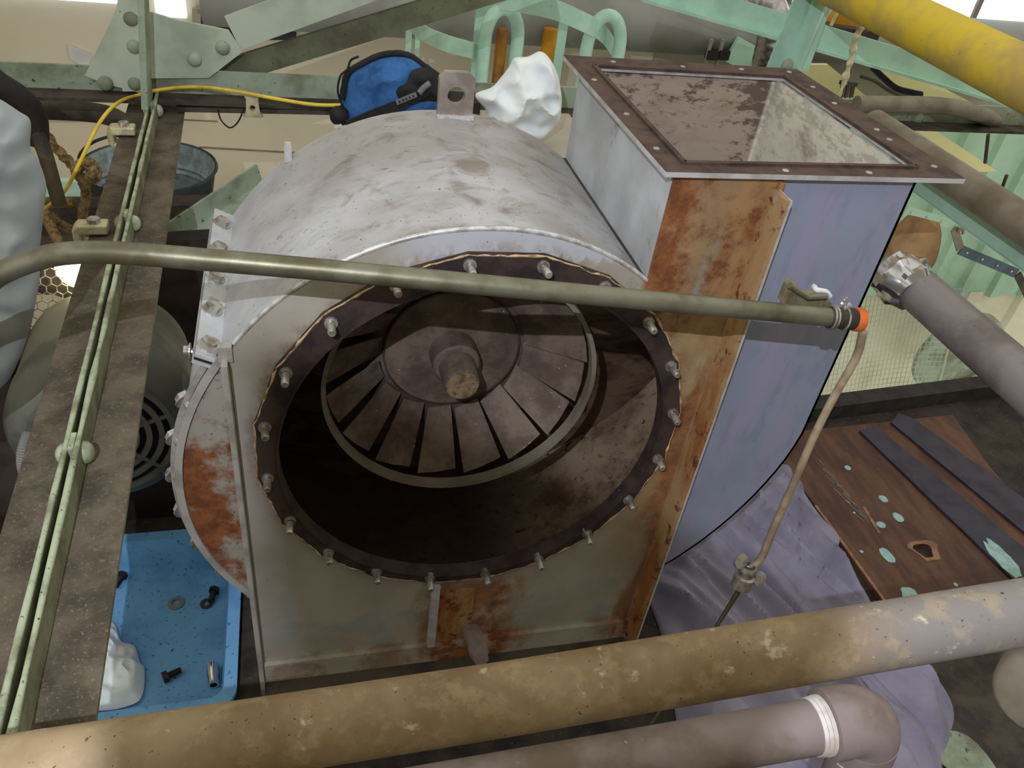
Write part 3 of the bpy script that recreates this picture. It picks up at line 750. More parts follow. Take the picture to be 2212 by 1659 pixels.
# post on the right and the long mint diagonal behind it
b = bm(); angle_bar(b, P(1690, 168, y=TY - 0.03), P(1796, -90, y=TY - 0.03), (-1, 0, 0), (0, -1, 0), 0.055, 0.06, 0.007)
bar(b, P(1725, 152, y=TY - 0.05), P(1808, -90, y=TY - 0.05), 0.05, 0.007, (0, -1, 0)); obj('right_post', b, 'green', tr)
place('rivet', rv, frame(P(1700, 140, y=TY - 0.08), (0, -1, 0)), tr)
b = bm(); angle_bar(b, P(1380, -2, y=TY + 0.06), P(2300, 262, y=TY + 0.06), (0, 0, 1), (0, -1, 0), 0.060, 0.03, 0.007); obj('long_diagonal', b, 'green', tr)
place('rivet', rv, frame(P(1982, 256, y=TY - 0.001), (0, -1, 0)), tr)

# tie of two back-to-back angles running toward the camera
TZ = 0.0
n0 = P(346, 205, z=TZ); n1 = P(22, 1690, z=TZ); n1 = n1 + (n1 - n0).normalized() * 0.5           # centre line
n0.z = n1.z = TZ
ax = (n1 - n0).normalized(); sd = Vector((-ax.y, ax.x, 0))
if sd.x > 0: sd = -sd                                     # sd points left
tie = thing('tie_beam', 'dust-covered double-angle steel tie running toward the camera on the left', 'beam', (n0 + n1) / 2)
for s_ in (1, -1):
    b = bm(); off = sd * (0.0028 * s_)
    angle_bar(b, n0 + off, n1 + off, (0, 0, 1), sd * s_, 0.036, 0.054, 0.006)
    obj('angle', b, 'tie', tie)
    b = bm(); q0 = n0 + off + sd * s_ * 0.003 + Vector((0, 0, 0.0365)); q1 = n1 + off + sd * s_ * 0.003 + Vector((0, 0, 0.0365))
    tube(b, [q0.lerp(q1, k / 40) for k in range(41)], 0.0034, 8, wob=0.5); obj('edge', b, 'tie_edge', tie, 60)
b = bm(); bar(b, n0, n1, 0.0054, 0.022, (0, 0, 1), cy=0.010); obj('gap_shade', b, 'rubber', tie)  # dark filler standing for the shade in the slit; stops light passing through
rv2 = rivet_mesh('rivet', 0.013, 'tie_edge')
for px, py in ((150, 965), (262, 470), (300, 228)):
    g = P(px, py, z=TZ + 0.03); t = (g - n0).dot(ax); g = n0 + ax * t
    for s_ in (1, -1): place('rivet', rv2, frame(g + sd * (0.0088 * s_) + Vector((0, 0, 0.020)), sd * s_), tie)
    b = bm(); bar(b, g - ax * 0.014 + Vector((0, 0, 0.02)), g + ax * 0.014 + Vector((0, 0, 0.02)), 0.0054, 0.036); obj('spacer', b, 'tie_edge', tie)

# cream beam clamps gripping the tie's left flange
def beam_clamp(px, py, label):
    g = P(px, py, z=TZ + 0.006); t = thing('beam_clamp', label, 'clamp', g, 'cream clamps on the left tie')
    f = Matrix((sd, ax, Vector((0, 0, 1)))).transposed().to_4x4(); f.translation = g
    b = bm(); prof = [(-0.028, 0.004), (0.012, 0.004), (0.012, -0.012), (-0.012, -0.012), (-0.012, -0.022), (0.018, -0.022), (0.024, -0.014), (0.024, 0.012), (0.016, 0.020), (-0.028, 0.020)]
    lo = [b.verts.new(f @ Vector((u, -0.014, v))) for u, v in prof]; hi = [b.verts.new(f @ Vector((u, 0.014, v))) for u, v in prof]
    b.faces.new(lo); b.faces.new(hi[::-1])
    for k in range(len(prof)): b.faces.new((lo[k], hi[k], hi[(k + 1) % len(prof)], lo[(k + 1) % len(prof)]))
    o = obj('jaw', b, 'cream_metal', t); md = o.modifiers.new('bevel', 'BEVEL'); md.width = 0.003; md.segments = 2
    b = bm(); lathe(b, [(0, 0.020), (0.010, 0.020), (0.010, 0.027), (0, 0.027)], f @ Matrix.Translation((-0.008, 0, 0)), 6); obj('nut', b, 'zinc', t)
beam_clamp(196, 505, 'cream beam clamp on the tie flange beside the tied rope')
beam_clamp(262, 292, 'cream beam clamp on the tie flange beside the galvanised bucket')

# ------------------------------------------------------------------ things hung on the steelwork
# yellow cable from the rope end over the node to the blue bag
b = bm(); cy = [P(92, 455, y=0.86), P(140, 412, y=0.86), P(175, 345, y=0.87), P(215, 265, y=0.90), P(255, 222, y=0.98), P(300, 205, y=1.048), P(345, 194, y=1.052),
      P(420, 188, y=1.03), P(500, 196, y=0.97), P(600, 214, y=0.96), P(680, 226, y=0.96), P(752, 227, y=0.95)]
tube(b, catmull(cy, 6), 0.0036, 8); tag(obj('yellow_cable', b, 'yellow_cable', smooth=60), 'thin yellow cable arching over the truss node toward the blue bag', 'cable')
# metal clip tied to the chord
ck = thing('metal_clip', 'small steel spool clip wired under the chord beside the yellow cable', 'clip', P(545, 238, y=1.0))
b = bm(); f = frame(P(545, 215, y=1.005), (0, -1, 0)); o_ = [(-0.020, -0.030), (0.020, -0.030), (0.014, -0.020), (0.012, 0.008), (0.016, 0.018), (-0.016, 0.018), (-0.012, 0.008), (-0.014, -0.020)]
slab(b, o_, [circle(0, -0.010, 0.006, 14)], lambda u, v, h: f @ Vector((u, -v if False else v, h)) if False else P(545, 220, y=1.0) + Vector((u, -h, v)), -0.004, 0.010); obj('plate', b, 'cream_metal', ck)
b = bm(); tube(b, catmull([P(470, 235, y=1.0), P(478, 260, y=1.0), P(497, 276, y=1.0), P(515, 262, y=1.0), P(528, 232, y=1.0)], 5), 0.0018, 6); obj('wire', b, 'black_strap', ck)

# three-strand rope tied round the tie
def rope(b, path, r, turns):
    path = catmull(path, 10); n = len(path)
    for s_ in range(3):
        pts = []
        for i, p in enumerate(path):
            t = (path[min(i + 1, n - 1)] - path[max(i - 1, 0)]).normalized(); u = t.orthogonal().normalized(); v = t.cross(u)
            a = 2 * PI * (s_ / 3 + turns * i / n); pts.append(p + (u * math.cos(a) + v * math.sin(a)) * r * 0.55)
        tube(b, pts, r * 0.58, 6)
rp = thing('knotted_rope', 'brown three-strand rope knotted beside the tie and hanging in a loop', 'rope', P(180, 470, y=0.95))
b = bm(); rope(b, [P(82, 262, y=0.98), P(105, 300, y=0.97), P(135, 336, y=0.96), P(165, 362, y=0.95)], 0.011, 9); obj('upper_length', b, 'rope', rp, 60)
b = bm(); rope(b, [P(165, 360, y=0.95), P(195, 352, y=0.93), P(208, 378, y=0.92), P(185, 388, y=0.92), P(165, 372, y=0.93), P(182, 352, y=0.92), P(200, 372, y=0.91), P(180, 400, y=0.93)], 0.011, 14); obj('knot', b, 'rope', rp, 60)
b = bm(); rope(b, [P(182, 395, y=0.94), P(186, 425, y=0.94), P(180, 455, y=0.94), P(178, 485, y=0.94), P(165, 498, y=0.94), P(140, 490, y=0.94), P(112, 470, y=0.94), P(92, 445, y=0.94), P(120, 433, y=0.95), P(160, 440, y=0.95)], 0.010, 18); obj('loop', b, 'rope', rp, 60)
b = bm(); rope(b, [P(94, 450, y=0.93), P(104, 480, y=0.90), P(120, 510, y=0.86), P(137, 545, y=0.80), P(142, 580, y=0.76)], 0.010, 8); obj('hanging_end', b, 'rope', rp, 60)

# hoses, pipe and pole upper left
b = bm(); tube(b, catmull([P(-800, -120, y=0.72), P(-400, -10, y=0.73), P(-60, 150, y=0.75), P(0, 185, y=0.75), P(45, 215, y=0.76), P(72, 250, y=0.78), P(78, 300, y=0.80)], 8), 0.022, 14)
tag(obj('rubber_hose', b, 'rubber', smooth=60), 'thick black rubber hose curving down at the upper left corner', 'hose')
b = bm(); tube(b, [P(70, 255, y=0.78), P(100, 340, y=0.78), P(128, 440, y=0.78)], 0.013, 10); tag(obj('steel_pole', b, 'dark_steel', smooth=60), 'slim dark pole slanting down beside the plastic sheet', 'pole')
b = bm(); tube(b, catmull([P(60, 236, y=1.20), P(130, 238, y=1.20), P(200, 243, y=1.20), P(250, 256, y=1.20), P(300, 290, y=1.20)], 6), 0.022, 14)
tag(obj('conduit_pipe', b, 'dark_steel', smooth=60), 'dusty dark pipe bending down below the chord at the left', 'pipe')
# short pale strut low behind the tie
b = bm(); angle_bar(b, P(345, 545, y=0.80), P(565, 395, y=0.98), (0, 0, 1), (0, -1, 0), 0.05, 0.04, 0.006); tag(obj('diagonal_strut', b, 'green_dirty'), 'dull green angle strut slanting up behind the fan casing on the left', 'strut')
b = bm(); bar(b, P(60, 468, y=1.15), P(560, 458, y=1.15), 0.06, 0.07); tag(obj('cross_beam', b, 'dark_steel'), 'dark dusty cross beam beneath the galvanised bucket', 'beam')
b = bm(); bar(b, P(40, 425, y=1.75), P(330, 425, y=1.75), 0.03, 0.11); tag(obj('mint_rail', b, 'green'), 'mint green rail on the wall behind the knotted rope', 'rail')

# galvanised bucket
bc = P(322, 358, y=1.42); bk = thing('bucket', 'galvanised metal bucket standing half hidden behind the tie', 'bucket', bc - Vector((0, 0, 0.20)))
f = Matrix.Translation(bc)
b = bm(); lathe(b, [(0.128, -0.20), (0.168, 0.0), (0.172, 0.003), (0.174, -0.003), (0.170, -0.006)], f, 40, 0); lathe(b, [(0, -0.198), (0.127, -0.198)], f, 40)
obj('outer_shell', b, 'bucket_out', bk, 50)
b = bm(); lathe(b, [(0, -0.192), (0.124, -0.192), (0.146, -0.085), (0.143, -0.078), (0.149, -0.070), (0.146, -0.063), (0.154, -0.05), (0.166, 0.0)], f, 40); obj('inside', b, 'galv', bk, 50)
b = bm(); tube(b, catmull([bc + Vector(v) for v in ((-0.170, -0.01, -0.015), (-0.160, -0.02, 0.03), (-0.130, -0.03, 0.065), (-0.085, -0.04, 0.090), (-0.03, -0.04, 0.10))], 6), 0.004, 8); obj('handle', b, 'dark_steel', bk, 60)
b = bm(); box(b, (bc.x - 0.35, 1.2, bc.z - 0.26), (bc.x + 0.35, 1.62, bc.z - 0.20)); tag(obj('ledge', b, 'brown_box'), 'brown ledge below the galvanised bucket', 'ledge')

# blue tool bag hung in front of the chord
bagc = [(735, 262), (742, 200), (752, 158), (785, 135), (830, 117), (880, 118), (915, 140), (945, 165), (962, 195), (975, 250), (900, 275), (800, 280)]
bg_ = thing('tool_bag', 'blue cloth tool bag with black trim hanging behind the fan crown', 'bag', P(850, 285, y=0.92))
b = bm(); pillow(b, smooth_loop([P(*p, y=0.90) for p in bagc], 5), (0, -1, 0.15), 0.07, 0.012, 12, 14, 0.6, 2.0); obj('body', b, 'bag', bg_, 70)
b = bm(); tube(b, catmull([P(*p, y=0.885) for p in ((740, 215), (750, 162), (783, 137), (832, 117), (880, 119), (915, 142), (948, 168), (962, 200))], 6), [0.006 + 0.003 * abs(noise.noise(Vector((i * 0.7, 0, 0)))) for i in range(43)], 8); obj('black_trim', b, 'black_strap', bg_, 60)
b = bm(); pillow(b, smooth_loop([P(*p, y=0.845) for p in ((845, 185), (895, 150), (930, 150), (968, 190), (966, 215), (900, 225), (850, 230))], 4), (0, -1, 0.2), 0.015, 0.008, 18, 8, 0.3, 5.0); obj('mesh_pocket', b, 'black_strap', bg_, 70)
b = bm()
pa = [P(*p, y=yy) for p, yy in (((752, 272), 0.82), ((800, 252), 0.81), ((860, 228), 0.805), ((920, 196), 0.82), ((958, 180), 0.85))]
for k in range(4): bar(b, pa[k], pa[k + 1], 0.004, 0.022, (0, 0, 1))
st = obj('strap', b, 'black_strap', bg_)
lb0, lb1 = P(856, 222, y=0.798), P(900, 204, y=0.800)
b = bm(); bar(b, lb0, lb1, 0.003, 0.009, (0, 0, 1)); lt = obj('strap_label', b, 'grey_print', st)
for t in (0.12, 0.30, 0.46, 0.62, 0.80):
    b = bm(); q = lb0.lerp(lb1, t) + Vector((0, -0.0017, 0)); bar(b, q, q + (lb1 - lb0) * 0.07, 0.001, 0.0045, (0, 0, 1)); obj('strap_mark', b, 'black_strap', bg_)
b = bm(); tube(b, catmull([P(905, 202, y=0.81), P(915, 190, y=0.815), P(928, 180, y=0.82)], 4), 0.006, 8); obj('zip_pull', b, 'grey_print', st, 60)
b = bm(); tube(b, catmull([P(*p, y=0.87) for p in ((745, 240), (730, 200), (735, 165), (750, 150), (758, 130), (775, 122))], 5), 0.0022, 6); obj('loose_cord', b, 'black_strap', bg_, 60)
b = bm(); lathe(b, [(0, -0.018), (0.012, -0.016), (0.019, -0.006), (0.019, 0.006), (0.012, 0.016), (0, 0.018)], frame(P(733, 250, y=0.86), (0.5, -0.3, 0.8)), 16); obj('buckle', b, 'rubber', bg_, 60)
b = bm(); bar(b, P(722, 273, y=0.85), P(738, 268, y=0.85), 0.012, 0.006); obj('tag', b, 'tissue', bg_)
b = bm(); box(b, (P(950, 0, y=0.95).x, 0.93, P(1000, 300, y=0.94).z), (P(1055, 0, y=0.95).x, 1.0, P(1000, 218, y=0.94).z)); tag(obj('dark_box', b, 'dark_void'), 'small dark block glimpsed between lifting lug and white cloth', 'box')

# white cloth bundle
wc = [(1026, 206), (1060, 190), (1085, 165), (1104, 140), (1112, 125), (1140, 122), (1168, 111), (1190, 130), (1205, 165), (1211, 210), (1207, 255), (1185, 285), (1160, 303), (1120, 292), (1060, 268), (1050, 238)]
b = bm(); pillow(b, smooth_loop([P(*p, y=0.80) for p in wc], 5), (0, -1, 0.2), 0.050, 0.030, 13, 24, 0.8, 11.0, center=P(1130, 215, y=0.80))
tag(obj('white_rag', b, 'white_cloth', smooth=75), 'crumpled bright white cloth bundle between lifting lug and outlet duct', 'cloth')
zt_ = P(1160, 300, y=0.80).z - 0.012
b = bm(); box(b, (P(1045, 290, y=0.8).x, 0.66, zt_ - 0.5), (P(1255, 290, y=0.9).x, 1.0, zt_)); o = tag(obj('grey_cabinet', b, 'wall_grey'), 'plain grey cabinet top under the white cloth bundle', 'cabinet')
md = o.modifiers.new('bevel', 'BEVEL'); md.width = 0.006; md.segments = 2
b = bm(); q = [P(*p, y=2.59) for p in ((146, 98), (158, 103), (200, 120), (188, 151), (150, 126))]
slab(b, [(p.x, p.z) for p in q], [], XZ, 2.592, 2.5985); tag(obj('paper_scrap', b, 'tissue'), 'torn pale paper scrap on the wall left of the gusset', 'paper')

# ================================================================== pipes in front of the fan
rod = thing('steel_pipe', 'long thin worn steel pipe crossing in front of the fan inlet', 'pipe', (0, -0.12, 0.2))
rl = [P(-40, 622, y=-0.06), P(0, 592, y=-0.07), P(60, 566, y=-0.08), P(130, 549, y=-0.088), P(220, 545, y=-0.093), P(330, 551, y=-0.10)]
rr = [P(700, 583, y=-0.115), P(1250, 635, y=-0.137), P(1790, 685, y=-0.158)]
path = [P(-260, 745, y=-0.04)] + catmull(rl, 10) + rr
b = bm(); tube(b, path, 0.0102, 20); obj('tube', b, 'steel_rod', rod, 60)
e0, e1 = P(1790, 685, y=-0.158), P(1862, 691, y=-0.161)
b = bm(); tube(b, [e0.lerp(e1, t) for t in (0, 0.15, 0.3, 0.5, 0.75)], [0.0112, 0.0122, 0.0112, 0.0122, 0.0116], 18); obj('sleeve', b, 'dark_steel', rod, 50)
b = bm(); tube(b, [e0.lerp(e1, t) for t in (0.74, 0.8, 0.97, 1.0)], [0.0122, 0.0130, 0.0130, 0.009], 18); obj('end_cap', b, 'orange', rod, 50)
# clamp wire twists
b = bm()
for t in (0.05, 0.14, 0.45):
    c = e0.lerp(e1, t); ax_ = (e1 - e0).normalized(); f = frame(c, ax_)
    lathe(b, [(0.0122, -0.0012), (0.0138, 0), (0.0122, 0.0012)], f, 16)
obj('clamp_wire', b, 'zinc', rod, 60)
b = bm()
for k, (px, py) in enumerate(((1822, 656), (1828, 648), (1834, 660), (1826, 664))):
    lathe(b, [(0, -0.0035), (0.0035, 0), (0, 0.0035)], frame(P(px, py, y=-0.165), (0.2 * k, -1, 0.5)), 8)
obj('wire_twist', b, 'zinc', rod, 60)
# hook bracket standing behind the pipe
f0 = P(1745, 640, y=-0.135)
b = bm(); pr = [P(*p, y=-0.13) for p in ((1690, 655), (1705, 620), (1716, 612), (1745, 640), (1780, 640), (1792, 650), (1775, 660), (1740, 668))]
slab(b, [(p.x, p.z) for p in pr], [], XZ, -0.136, -0.118); o = obj('bracket', b, 'olive_metal', rod)
b = bm(); tube(b, [P(1706, 616, y=-0.14), P(1745, 642, y=-0.14), P(1785, 640, y=-0.14)], 0.0035, 8); obj('bracket_edge', b, 'steel_rod', o, 60)
b = bm(); tube(b, catmull([P(1758, 618, y=-0.12), P(1765, 626, y=-0.13), P(1785, 630, y=-0.13), P(1793, 640, y=-0.13)], 4), 0.0028, 6); obj('white_tie', b, 'tissue', o, 60)

# thin hose with swivel nozzle hanging from the pipe's end
hs = thing('spray_hose', 'thin beige hose hanging from the steel pipe with a silver swivel fitting', 'hose', P(1610, 1240, y=-0.22))
b = bm(); tube(b, catmull([P(1864, 716, y=-0.170), P(1861, 732, y=-0.170), P(1848, 775, y=-0.168), P(1800, 860, y=-0.175), P(1757, 945, y=-0.185), P(1712, 1050, y=-0.195), P(1672, 1140, y=-0.205), P(1645, 1205, y=-0.212), P(1622, 1226, y=-0.215)], 8), 0.0048, 10); obj('hose', b, 'hose', hs, 60)
fa = P(1616, 1226, y=-0.217); fb = P(1597, 1275, y=-0.225); ax_ = (fb - fa).normalized()
b = bm(); L = (fb - fa).length
lathe(b, [(0.005, -0.002), (0.011, -0.002), (0.0115, 0.004), (0.010, 0.006), (0.010, L * 0.35), (0.013, L * 0.40), (0.013, L * 0.85), (0.006, L), (0.0, L)], frame(fa, ax_), 18); obj('swivel_fitting', b, 'zinc', hs, 40)
b = bm(); lathe(b, [(0.0056, -0.004), (0.0085, -0.003), (0.0085, 0.001)], frame(fa, ax_), 14); obj('ferrule', b, 'dark_steel', hs, 50)
for sgn, (px, py) in ((1, (1600, 1212)), (-1, (1640, 1250))):
    b = bm(); c = P(px, py, y=-0.215); lathe(b, [(0, -0.003), (0.010, -0.002), (0.010, 0.002), (0, 0.003)], frame(c, (0.2, -1, 0.5)), 16); obj('wing', b, 'zinc', hs, 50)
b = bm(); tube(b, [P(1595, 1278, y=-0.226), P(1545, 1358, y=-0.235), P(1440, 1515, y=-0.25), P(1398, 1575, y=-0.255)], [0.0034, 0.0026, 0.0018, 0.0018], 8); obj('lance', b, 'steel_rod', hs, 60)

# big dusty pipe across the foreground
a0, c0 = P(1100, 1508, d=0.565), P(2150, 1332, d=0.69)
dirv = (c0 - a0).normalized()
b = bm()
fp = thing('foreground_pipe', 'thick dusty brown pipe running across the foreground below the fan', 'pipe', (a0.x, a0.y, a0.z - 0.03))
left = P(-80, 1690, y=a0.y + 0.012)
ld_ = (left - a0).normalized()
pts = [left + ld_ * 0.7] + [left.lerp(a0, k / 12) for k in range(12)] + [a0.lerp(c0 + dirv * 0.10, k / 12) for k in range(13)] + [c0 + dirv * 1.2]
tube(b, pts, 0.0232, 40); obj('tube', b, 'big_pipe', fp, 60)
b = bm()
for k in range(26):
    r_ = random.random; base = P(1515 + r_() * 40, 1478 + r_() * 14, d=0.60)
    lathe(b, [(0, -0.003), (0.003, 0), (0, 0.003)], frame(base, (r_() - .5, -1, r_() - .5)), 6)
o = obj('dust_lump', b, 'gasket', fp, 60); o['kind'] = 'stuff'
b = bm(); lathe(b, [(0, -0.03), (0.020, -0.028), (0.03, -0.016), (0.034, 0.0), (0.034, 0.03), (0.030, 0.034), (0, 0.034)], frame(P(2262, 1470, d=0.80), (-0.8, -0.5, 0.35)), 24)
tag(obj('flanged_pipe', b, 'brown_pipe', smooth=50), 'pale rounded pipe end at the right edge under the foreground pipe', 'pipe')

# lower pipe with taped elbow
lp = thing('elbow_pipe', 'mauve grey pipe with a white-taped elbow at the bottom of the view', 'pipe', P(1500, 1660, d=0.95))
g0, g1 = P(620, 1772, d=0.86), P(1800, 1562, d=0.93)
b = bm(); tube(b, [g0 + (g0 - g1).normalized() * 0.8] + [g0.lerp(g1, k / 16) for k in range(17)], 0.0265, 36); obj('tube', b, 'lower_pipe', lp, 60)
dv = (g1 - g0).normalized(); dn = Vector((-0.05, -0.10, -1)).normalized(); dn = (dn - dv * dn.dot(dv)).normalized()
ep = [g1 + dv * 0.008]; R = 0.026
for k in range(0, 11):
    t = PI / 2 * k / 10; ep.append(g1 + dv * (0.012 + R * math.sin(t)) + dn * (R * (1 - math.cos(t))))
b = bm(); tube(b, ep, [0.0345] * len(ep), 36); el = obj('elbow', b, 'lower_pipe', lp, 60)
b = bm(); tube(b, [g1 - dv * 0.010, g1 - dv * 0.002, g1 + dv * 0.008], 0.0352, 36); obj('elbow_collar', b, 'lower_pipe', el, 40)
b = bm()
for s_ in range(3): tube(b, [g1 - dv * (0.0105 + 0.0045 * s_), g1 - dv * (0.0145 + 0.0045 * s_)], 0.0292 - 0.0007 * s_, 36)
obj('thread_tape', b, 'tape', lp, 50)
ee = ep[-1]
b = bm(); tube(b, [ee, ee + dn * 0.02], 0.0352, 36); obj('elbow_collar', b, 'lower_pipe', el, 40)
b = bm(); tube(b, [ee + dn * 0.0205, ee + dn * 0.03], 0.0300, 36); obj('thread_tape', b, 'tape', lp, 50)
b = bm(); tube(b, [ee + dn * 0.02, ee + dn * 0.30], 0.0265, 32); obj('down_pipe', b, 'lower_pipe', lp, 60)

# ================================================================== right-hand and far background
# added unseen plate before the headlamp, shaped to cast the viewer's hand shadow
b = bm(); f = [(-0.432, 0.940), (-0.372, 0.902), (-0.334, 0.875), (-0.336, 0.79), (-0.424, 0.79), (-0.4265, 0.86), (-0.432, 0.90)]
slab(b, f, [], XZ, -0.938, -0.934); box(b, (-0.424, -1.06, 0.782), (-0.334, -0.934, 0.79)); struct('shadow_plate', b, 'dark_steel')

# yellow gas pipe high on the right
b = bm(); tube(b, [Vector((0.93, y, 0.372 + 0.02 * (y - 0.3))) for y in (-0.1, 0.1, 0.3, 0.5, 0.7, 0.9, 1.15)], 0.045, 36)
tag(obj('yellow_pipe', b, 'yellow', smooth=60), 'thick scuffed yellow pipe slanting across the upper right corner', 'pipe')
# flat yellow plate and dark plate beneath it, and a slim tan rod
b = bm(); q = [P(*p, y=1.5) for p in ((1770, 62), (1800, 20), (1870, 28), (1880, 60))]; slab(b, [(p.x, p.z) for p in q], [], XZ, 1.46, 1.5); tag(obj('yellow_bracket', b, 'amber'), 'flat yellow bracket plate under the yellow pipe beside the mint post', 'bracket')
b = bm(); bar(b, P(1765, 62, y=1.45), P(1885, 78, y=1.45), 0.06, 0.035); tag(obj('dark_shelf', b, 'dark_steel'), 'dark flat bar below the yellow bracket plate', 'bar')
b = bm(); tube(b, [P(1795, 55, y=1.40), P(1830, -20, y=1.40)], 0.005, 8); tag(obj('tan_rod', b, 'string', smooth=60), 'slim tan rod rising beside the yellow bracket plate', 'rod')
# string looped round the yellow pipe
sg = thing('hanging_string', 'frayed cream string tied round the yellow pipe and hanging down', 'string', P(1815, 205, y=0.88))
b = bm(); c = Vector((0.93, 0.93, 0.385)); tube(b, [P(1866, 0, y=0.86), P(1853, 15, y=0.84), P(1853, 30, y=0.85), P(1860, 48, y=0.87)], 0.0022, 6); obj('loop', b, 'string', sg, 60)
b = bm(); tube(b, catmull([P(1861, 42, y=0.88), P(1858, 62, y=0.88), P(1846, 90, y=0.88), P(1838, 130, y=0.88), P(1826, 170, y=0.88), P(1812, 208, y=0.88)], 8), [0.0075, 0.0085, 0.0075, 0.006, 0.0065, 0.0055] * 6 + [0.004] * 5, 8, wob=0.8); obj('hanging_length', b, 'string', sg, 60)

# conduit lying on the chord at the right and two loose cables
b = bm(); tube(b, catmull([P(1850, 225, y=1.03), P(1920, 226, y=1.03), P(1990, 226, y=1.03), P(2060, 232, y=1.03), P(2110, 245, y=1.04), P(2150, 262, y=1.08)], 6), 0.021, 14)
tag(obj('conduit', b, 'brown_pipe', smooth=60), 'dusty conduit lying along the chord at the right', 'pipe')
b = bm(); tube(b, catmull([P(1885, 145, y=1.16), P(1905, 165, y=1.16), P(1935, 190, y=1.14), P(1970, 200, y=1.13), P(1990, 204, y=1.13)], 6), 0.008, 8); tag(obj('power_cable', b, 'black_strap', smooth=60), 'black cable sagging behind the chord at the right', 'cable')
b = bm(); tube(b, catmull([P(1860, 165, y=1.6), P(1890, 175, y=1.6), P(1930, 200, y=1.6), P(1985, 215, y=1.6), P(2040, 232, y=1.6)], 6), 0.006, 8); tag(obj('thin_cable', b, 'dark_steel', smooth=60), 'thin grey cable behind the sagging black cable', 'cable')
b = bm()
for k in range(3): bar(b, P(1822 + 11 * k, 178, y=1.5), P(1816 + 11 * k, 210, y=1.5), 0.008, 0.012)
bar(b, P(1815, 178, y=1.5), P(1850, 182, y=1.5), 0.012, 0.012); tag(obj('pipe_rack', b, 'dark_steel'), 'small dark comb-shaped rack behind the hanging string', 'rack')

# pipes running along the hall, right of the fan
bz = (P(2212, 475, x=1.10).z + P(2100, 419, x=1.10).z) / 2
b = bm(); tube(b, [(1.10, y, bz) for y in (-0.2, 0.1, 0.4, 0.7, 0.84)], 0.034, 32); tag(obj('brown_pipe', b, 'brown_pipe', smooth=60), 'brown-grey pipe beneath the chord right of the outlet flange', 'pipe')
gz = (P(2212, 540, x=1.16).z + P(2100, 480, x=1.16).z) / 2
b = bm(); bar(b, (1.16, -0.2, gz), (1.16, 0.80, gz), 0.010, 0.046); bar(b, (1.19, -0.2, gz - 0.026), (1.19, 0.80, gz - 0.026), 0.06, 0.006); tag(obj('green_beam', b, 'green'), 'mint green angle beam under the brown-grey pipe', 'beam')
ip = thing('insulated_pipe', 'graphite insulated pipe with foil-wrapped end right of the blue-grey duct', 'pipe', (0.95, 0.2, -0.13))
pz = P(2100, 728, x=0.95).z; pe = P(1972, 622, x=0.95).y
b = bm(); tube(b, [(0.95, y, pz) for y in (-0.25, -0.1, 0.05, 0.2, pe - 0.03, pe - 0.01)] + [(0.95, pe, pz)], [0.0415] * 6 + [0.036], 40); obj('insulation', b, 'black_pipe', ip, 60)
b = bm(); pts = [Vector((0.945 - 0.002 * k, pe - 0.02 + 0.012 * k, pz - 0.004 + 0.002 * k)) for k in range(8)]; tube(b, pts, [0.043, 0.048, 0.051, 0.052, 0.052, 0.051, 0.048, 0.036], 40, wob=0.22); obj('foil_wrap', b, 'alu', ip, 25)
b = bm(); pts = [Vector((0.962 + 0.004 * k, pe + 0.055 + 0.006 * k, pz + 0.012 + 0.018 * k)) for k in range(6)]; tube(b, pts, [0.044, 0.05, 0.05, 0.046, 0.040, 0.03], 24, wob=0.10); obj('tan_wrap', b, 'lagging', ip, 40)
b = bm(); pf = P(2165, 810, x=0.93); mt = frame(pf, (pf - Vector((0.95, pf.y, pz))), (0, 1, 0)); box(b, (-0.012, -0.013, -0.004), (0.012, 0.013, 0.004), mt); obj('patch', b, 'dark_steel', ip)

# suspended bracket strips on the green cladding
st_ = thing('strip_bracket', 'pale perforated strip bracket on the green cladding', 'bracket', P(2010, 470, y=1.55))
b = bm(); bar(b, P(1955, 455, y=1.55), P(2075, 490, y=1.55), 0.006, 0.035); obj('strip', b, 'sheet_green', st_)
b = bm(); lathe(b, [(0, 0), (0.005, 0), (0.004, 0.003), (0, 0.004)], Matrix.Identity(4), 8); dot = local_part('screw', b, 'pale_metal', 60)
for t in (0.1, 0.37, 0.64, 0.9): place('screw', dot, frame(P(1955, 455, y=1.55).lerp(P(2075, 490, y=1.55), t) + Vector((0, -0.004, 0)), (0, -1, 0)), st_)
nb = thing('navy_bracket', 'navy blue strip bracket with hooked arm on the green cladding', 'bracket', P(2130, 570, y=1.55))
b = bm(); bar(b, P(2075, 540, y=1.54), P(2195, 590, y=1.54), 0.006, 0.038); obj('strip', b, 'navy', nb)
for t in (0.1, 0.37, 0.64, 0.9): place('screw', dot, frame(P(2075, 540, y=1.54).lerp(P(2195, 590, y=1.54), t) + Vector((0, -0.004, 0)), (0, -1, 0)), nb)
b = bm(); bar(b, P(2062, 495, y=1.54), P(2074, 538, y=1.54), 0.006, 0.03, (1, 0, 0)); obj('arm', b, 'brown_pipe', nb)
b = bm(); tube(b, catmull([P(2068, 500, y=1.53), P(2080, 494, y=1.53), P(2080, 505, y=1.53)], 4), 0.006, 6); obj('hook', b, 'brown_pipe', nb, 60)
b = bm(); bar(b, P(2198, 592, y=1.54), P(2230, 660, y=1.54), 0.006, 0.03, (1, 0, 0)); obj('lower_arm', b, 'dark_steel', nb)
# small hangers and lines at the right
for k, (a, c, lab) in enumerate((((2135, 290), (2128, 352), 'upper thin hanger rod below the chord'), ((2175, 378), (2165, 405), 'short hanger under the brown-grey pipe at the right edge'))):
    b = bm(); tube(b, [P(*a, y=1.5), P(*c, y=1.5)], 0.006, 8); tag(obj('hanger_rod', b, 'dark_steel', smooth=60), lab, 'rod')

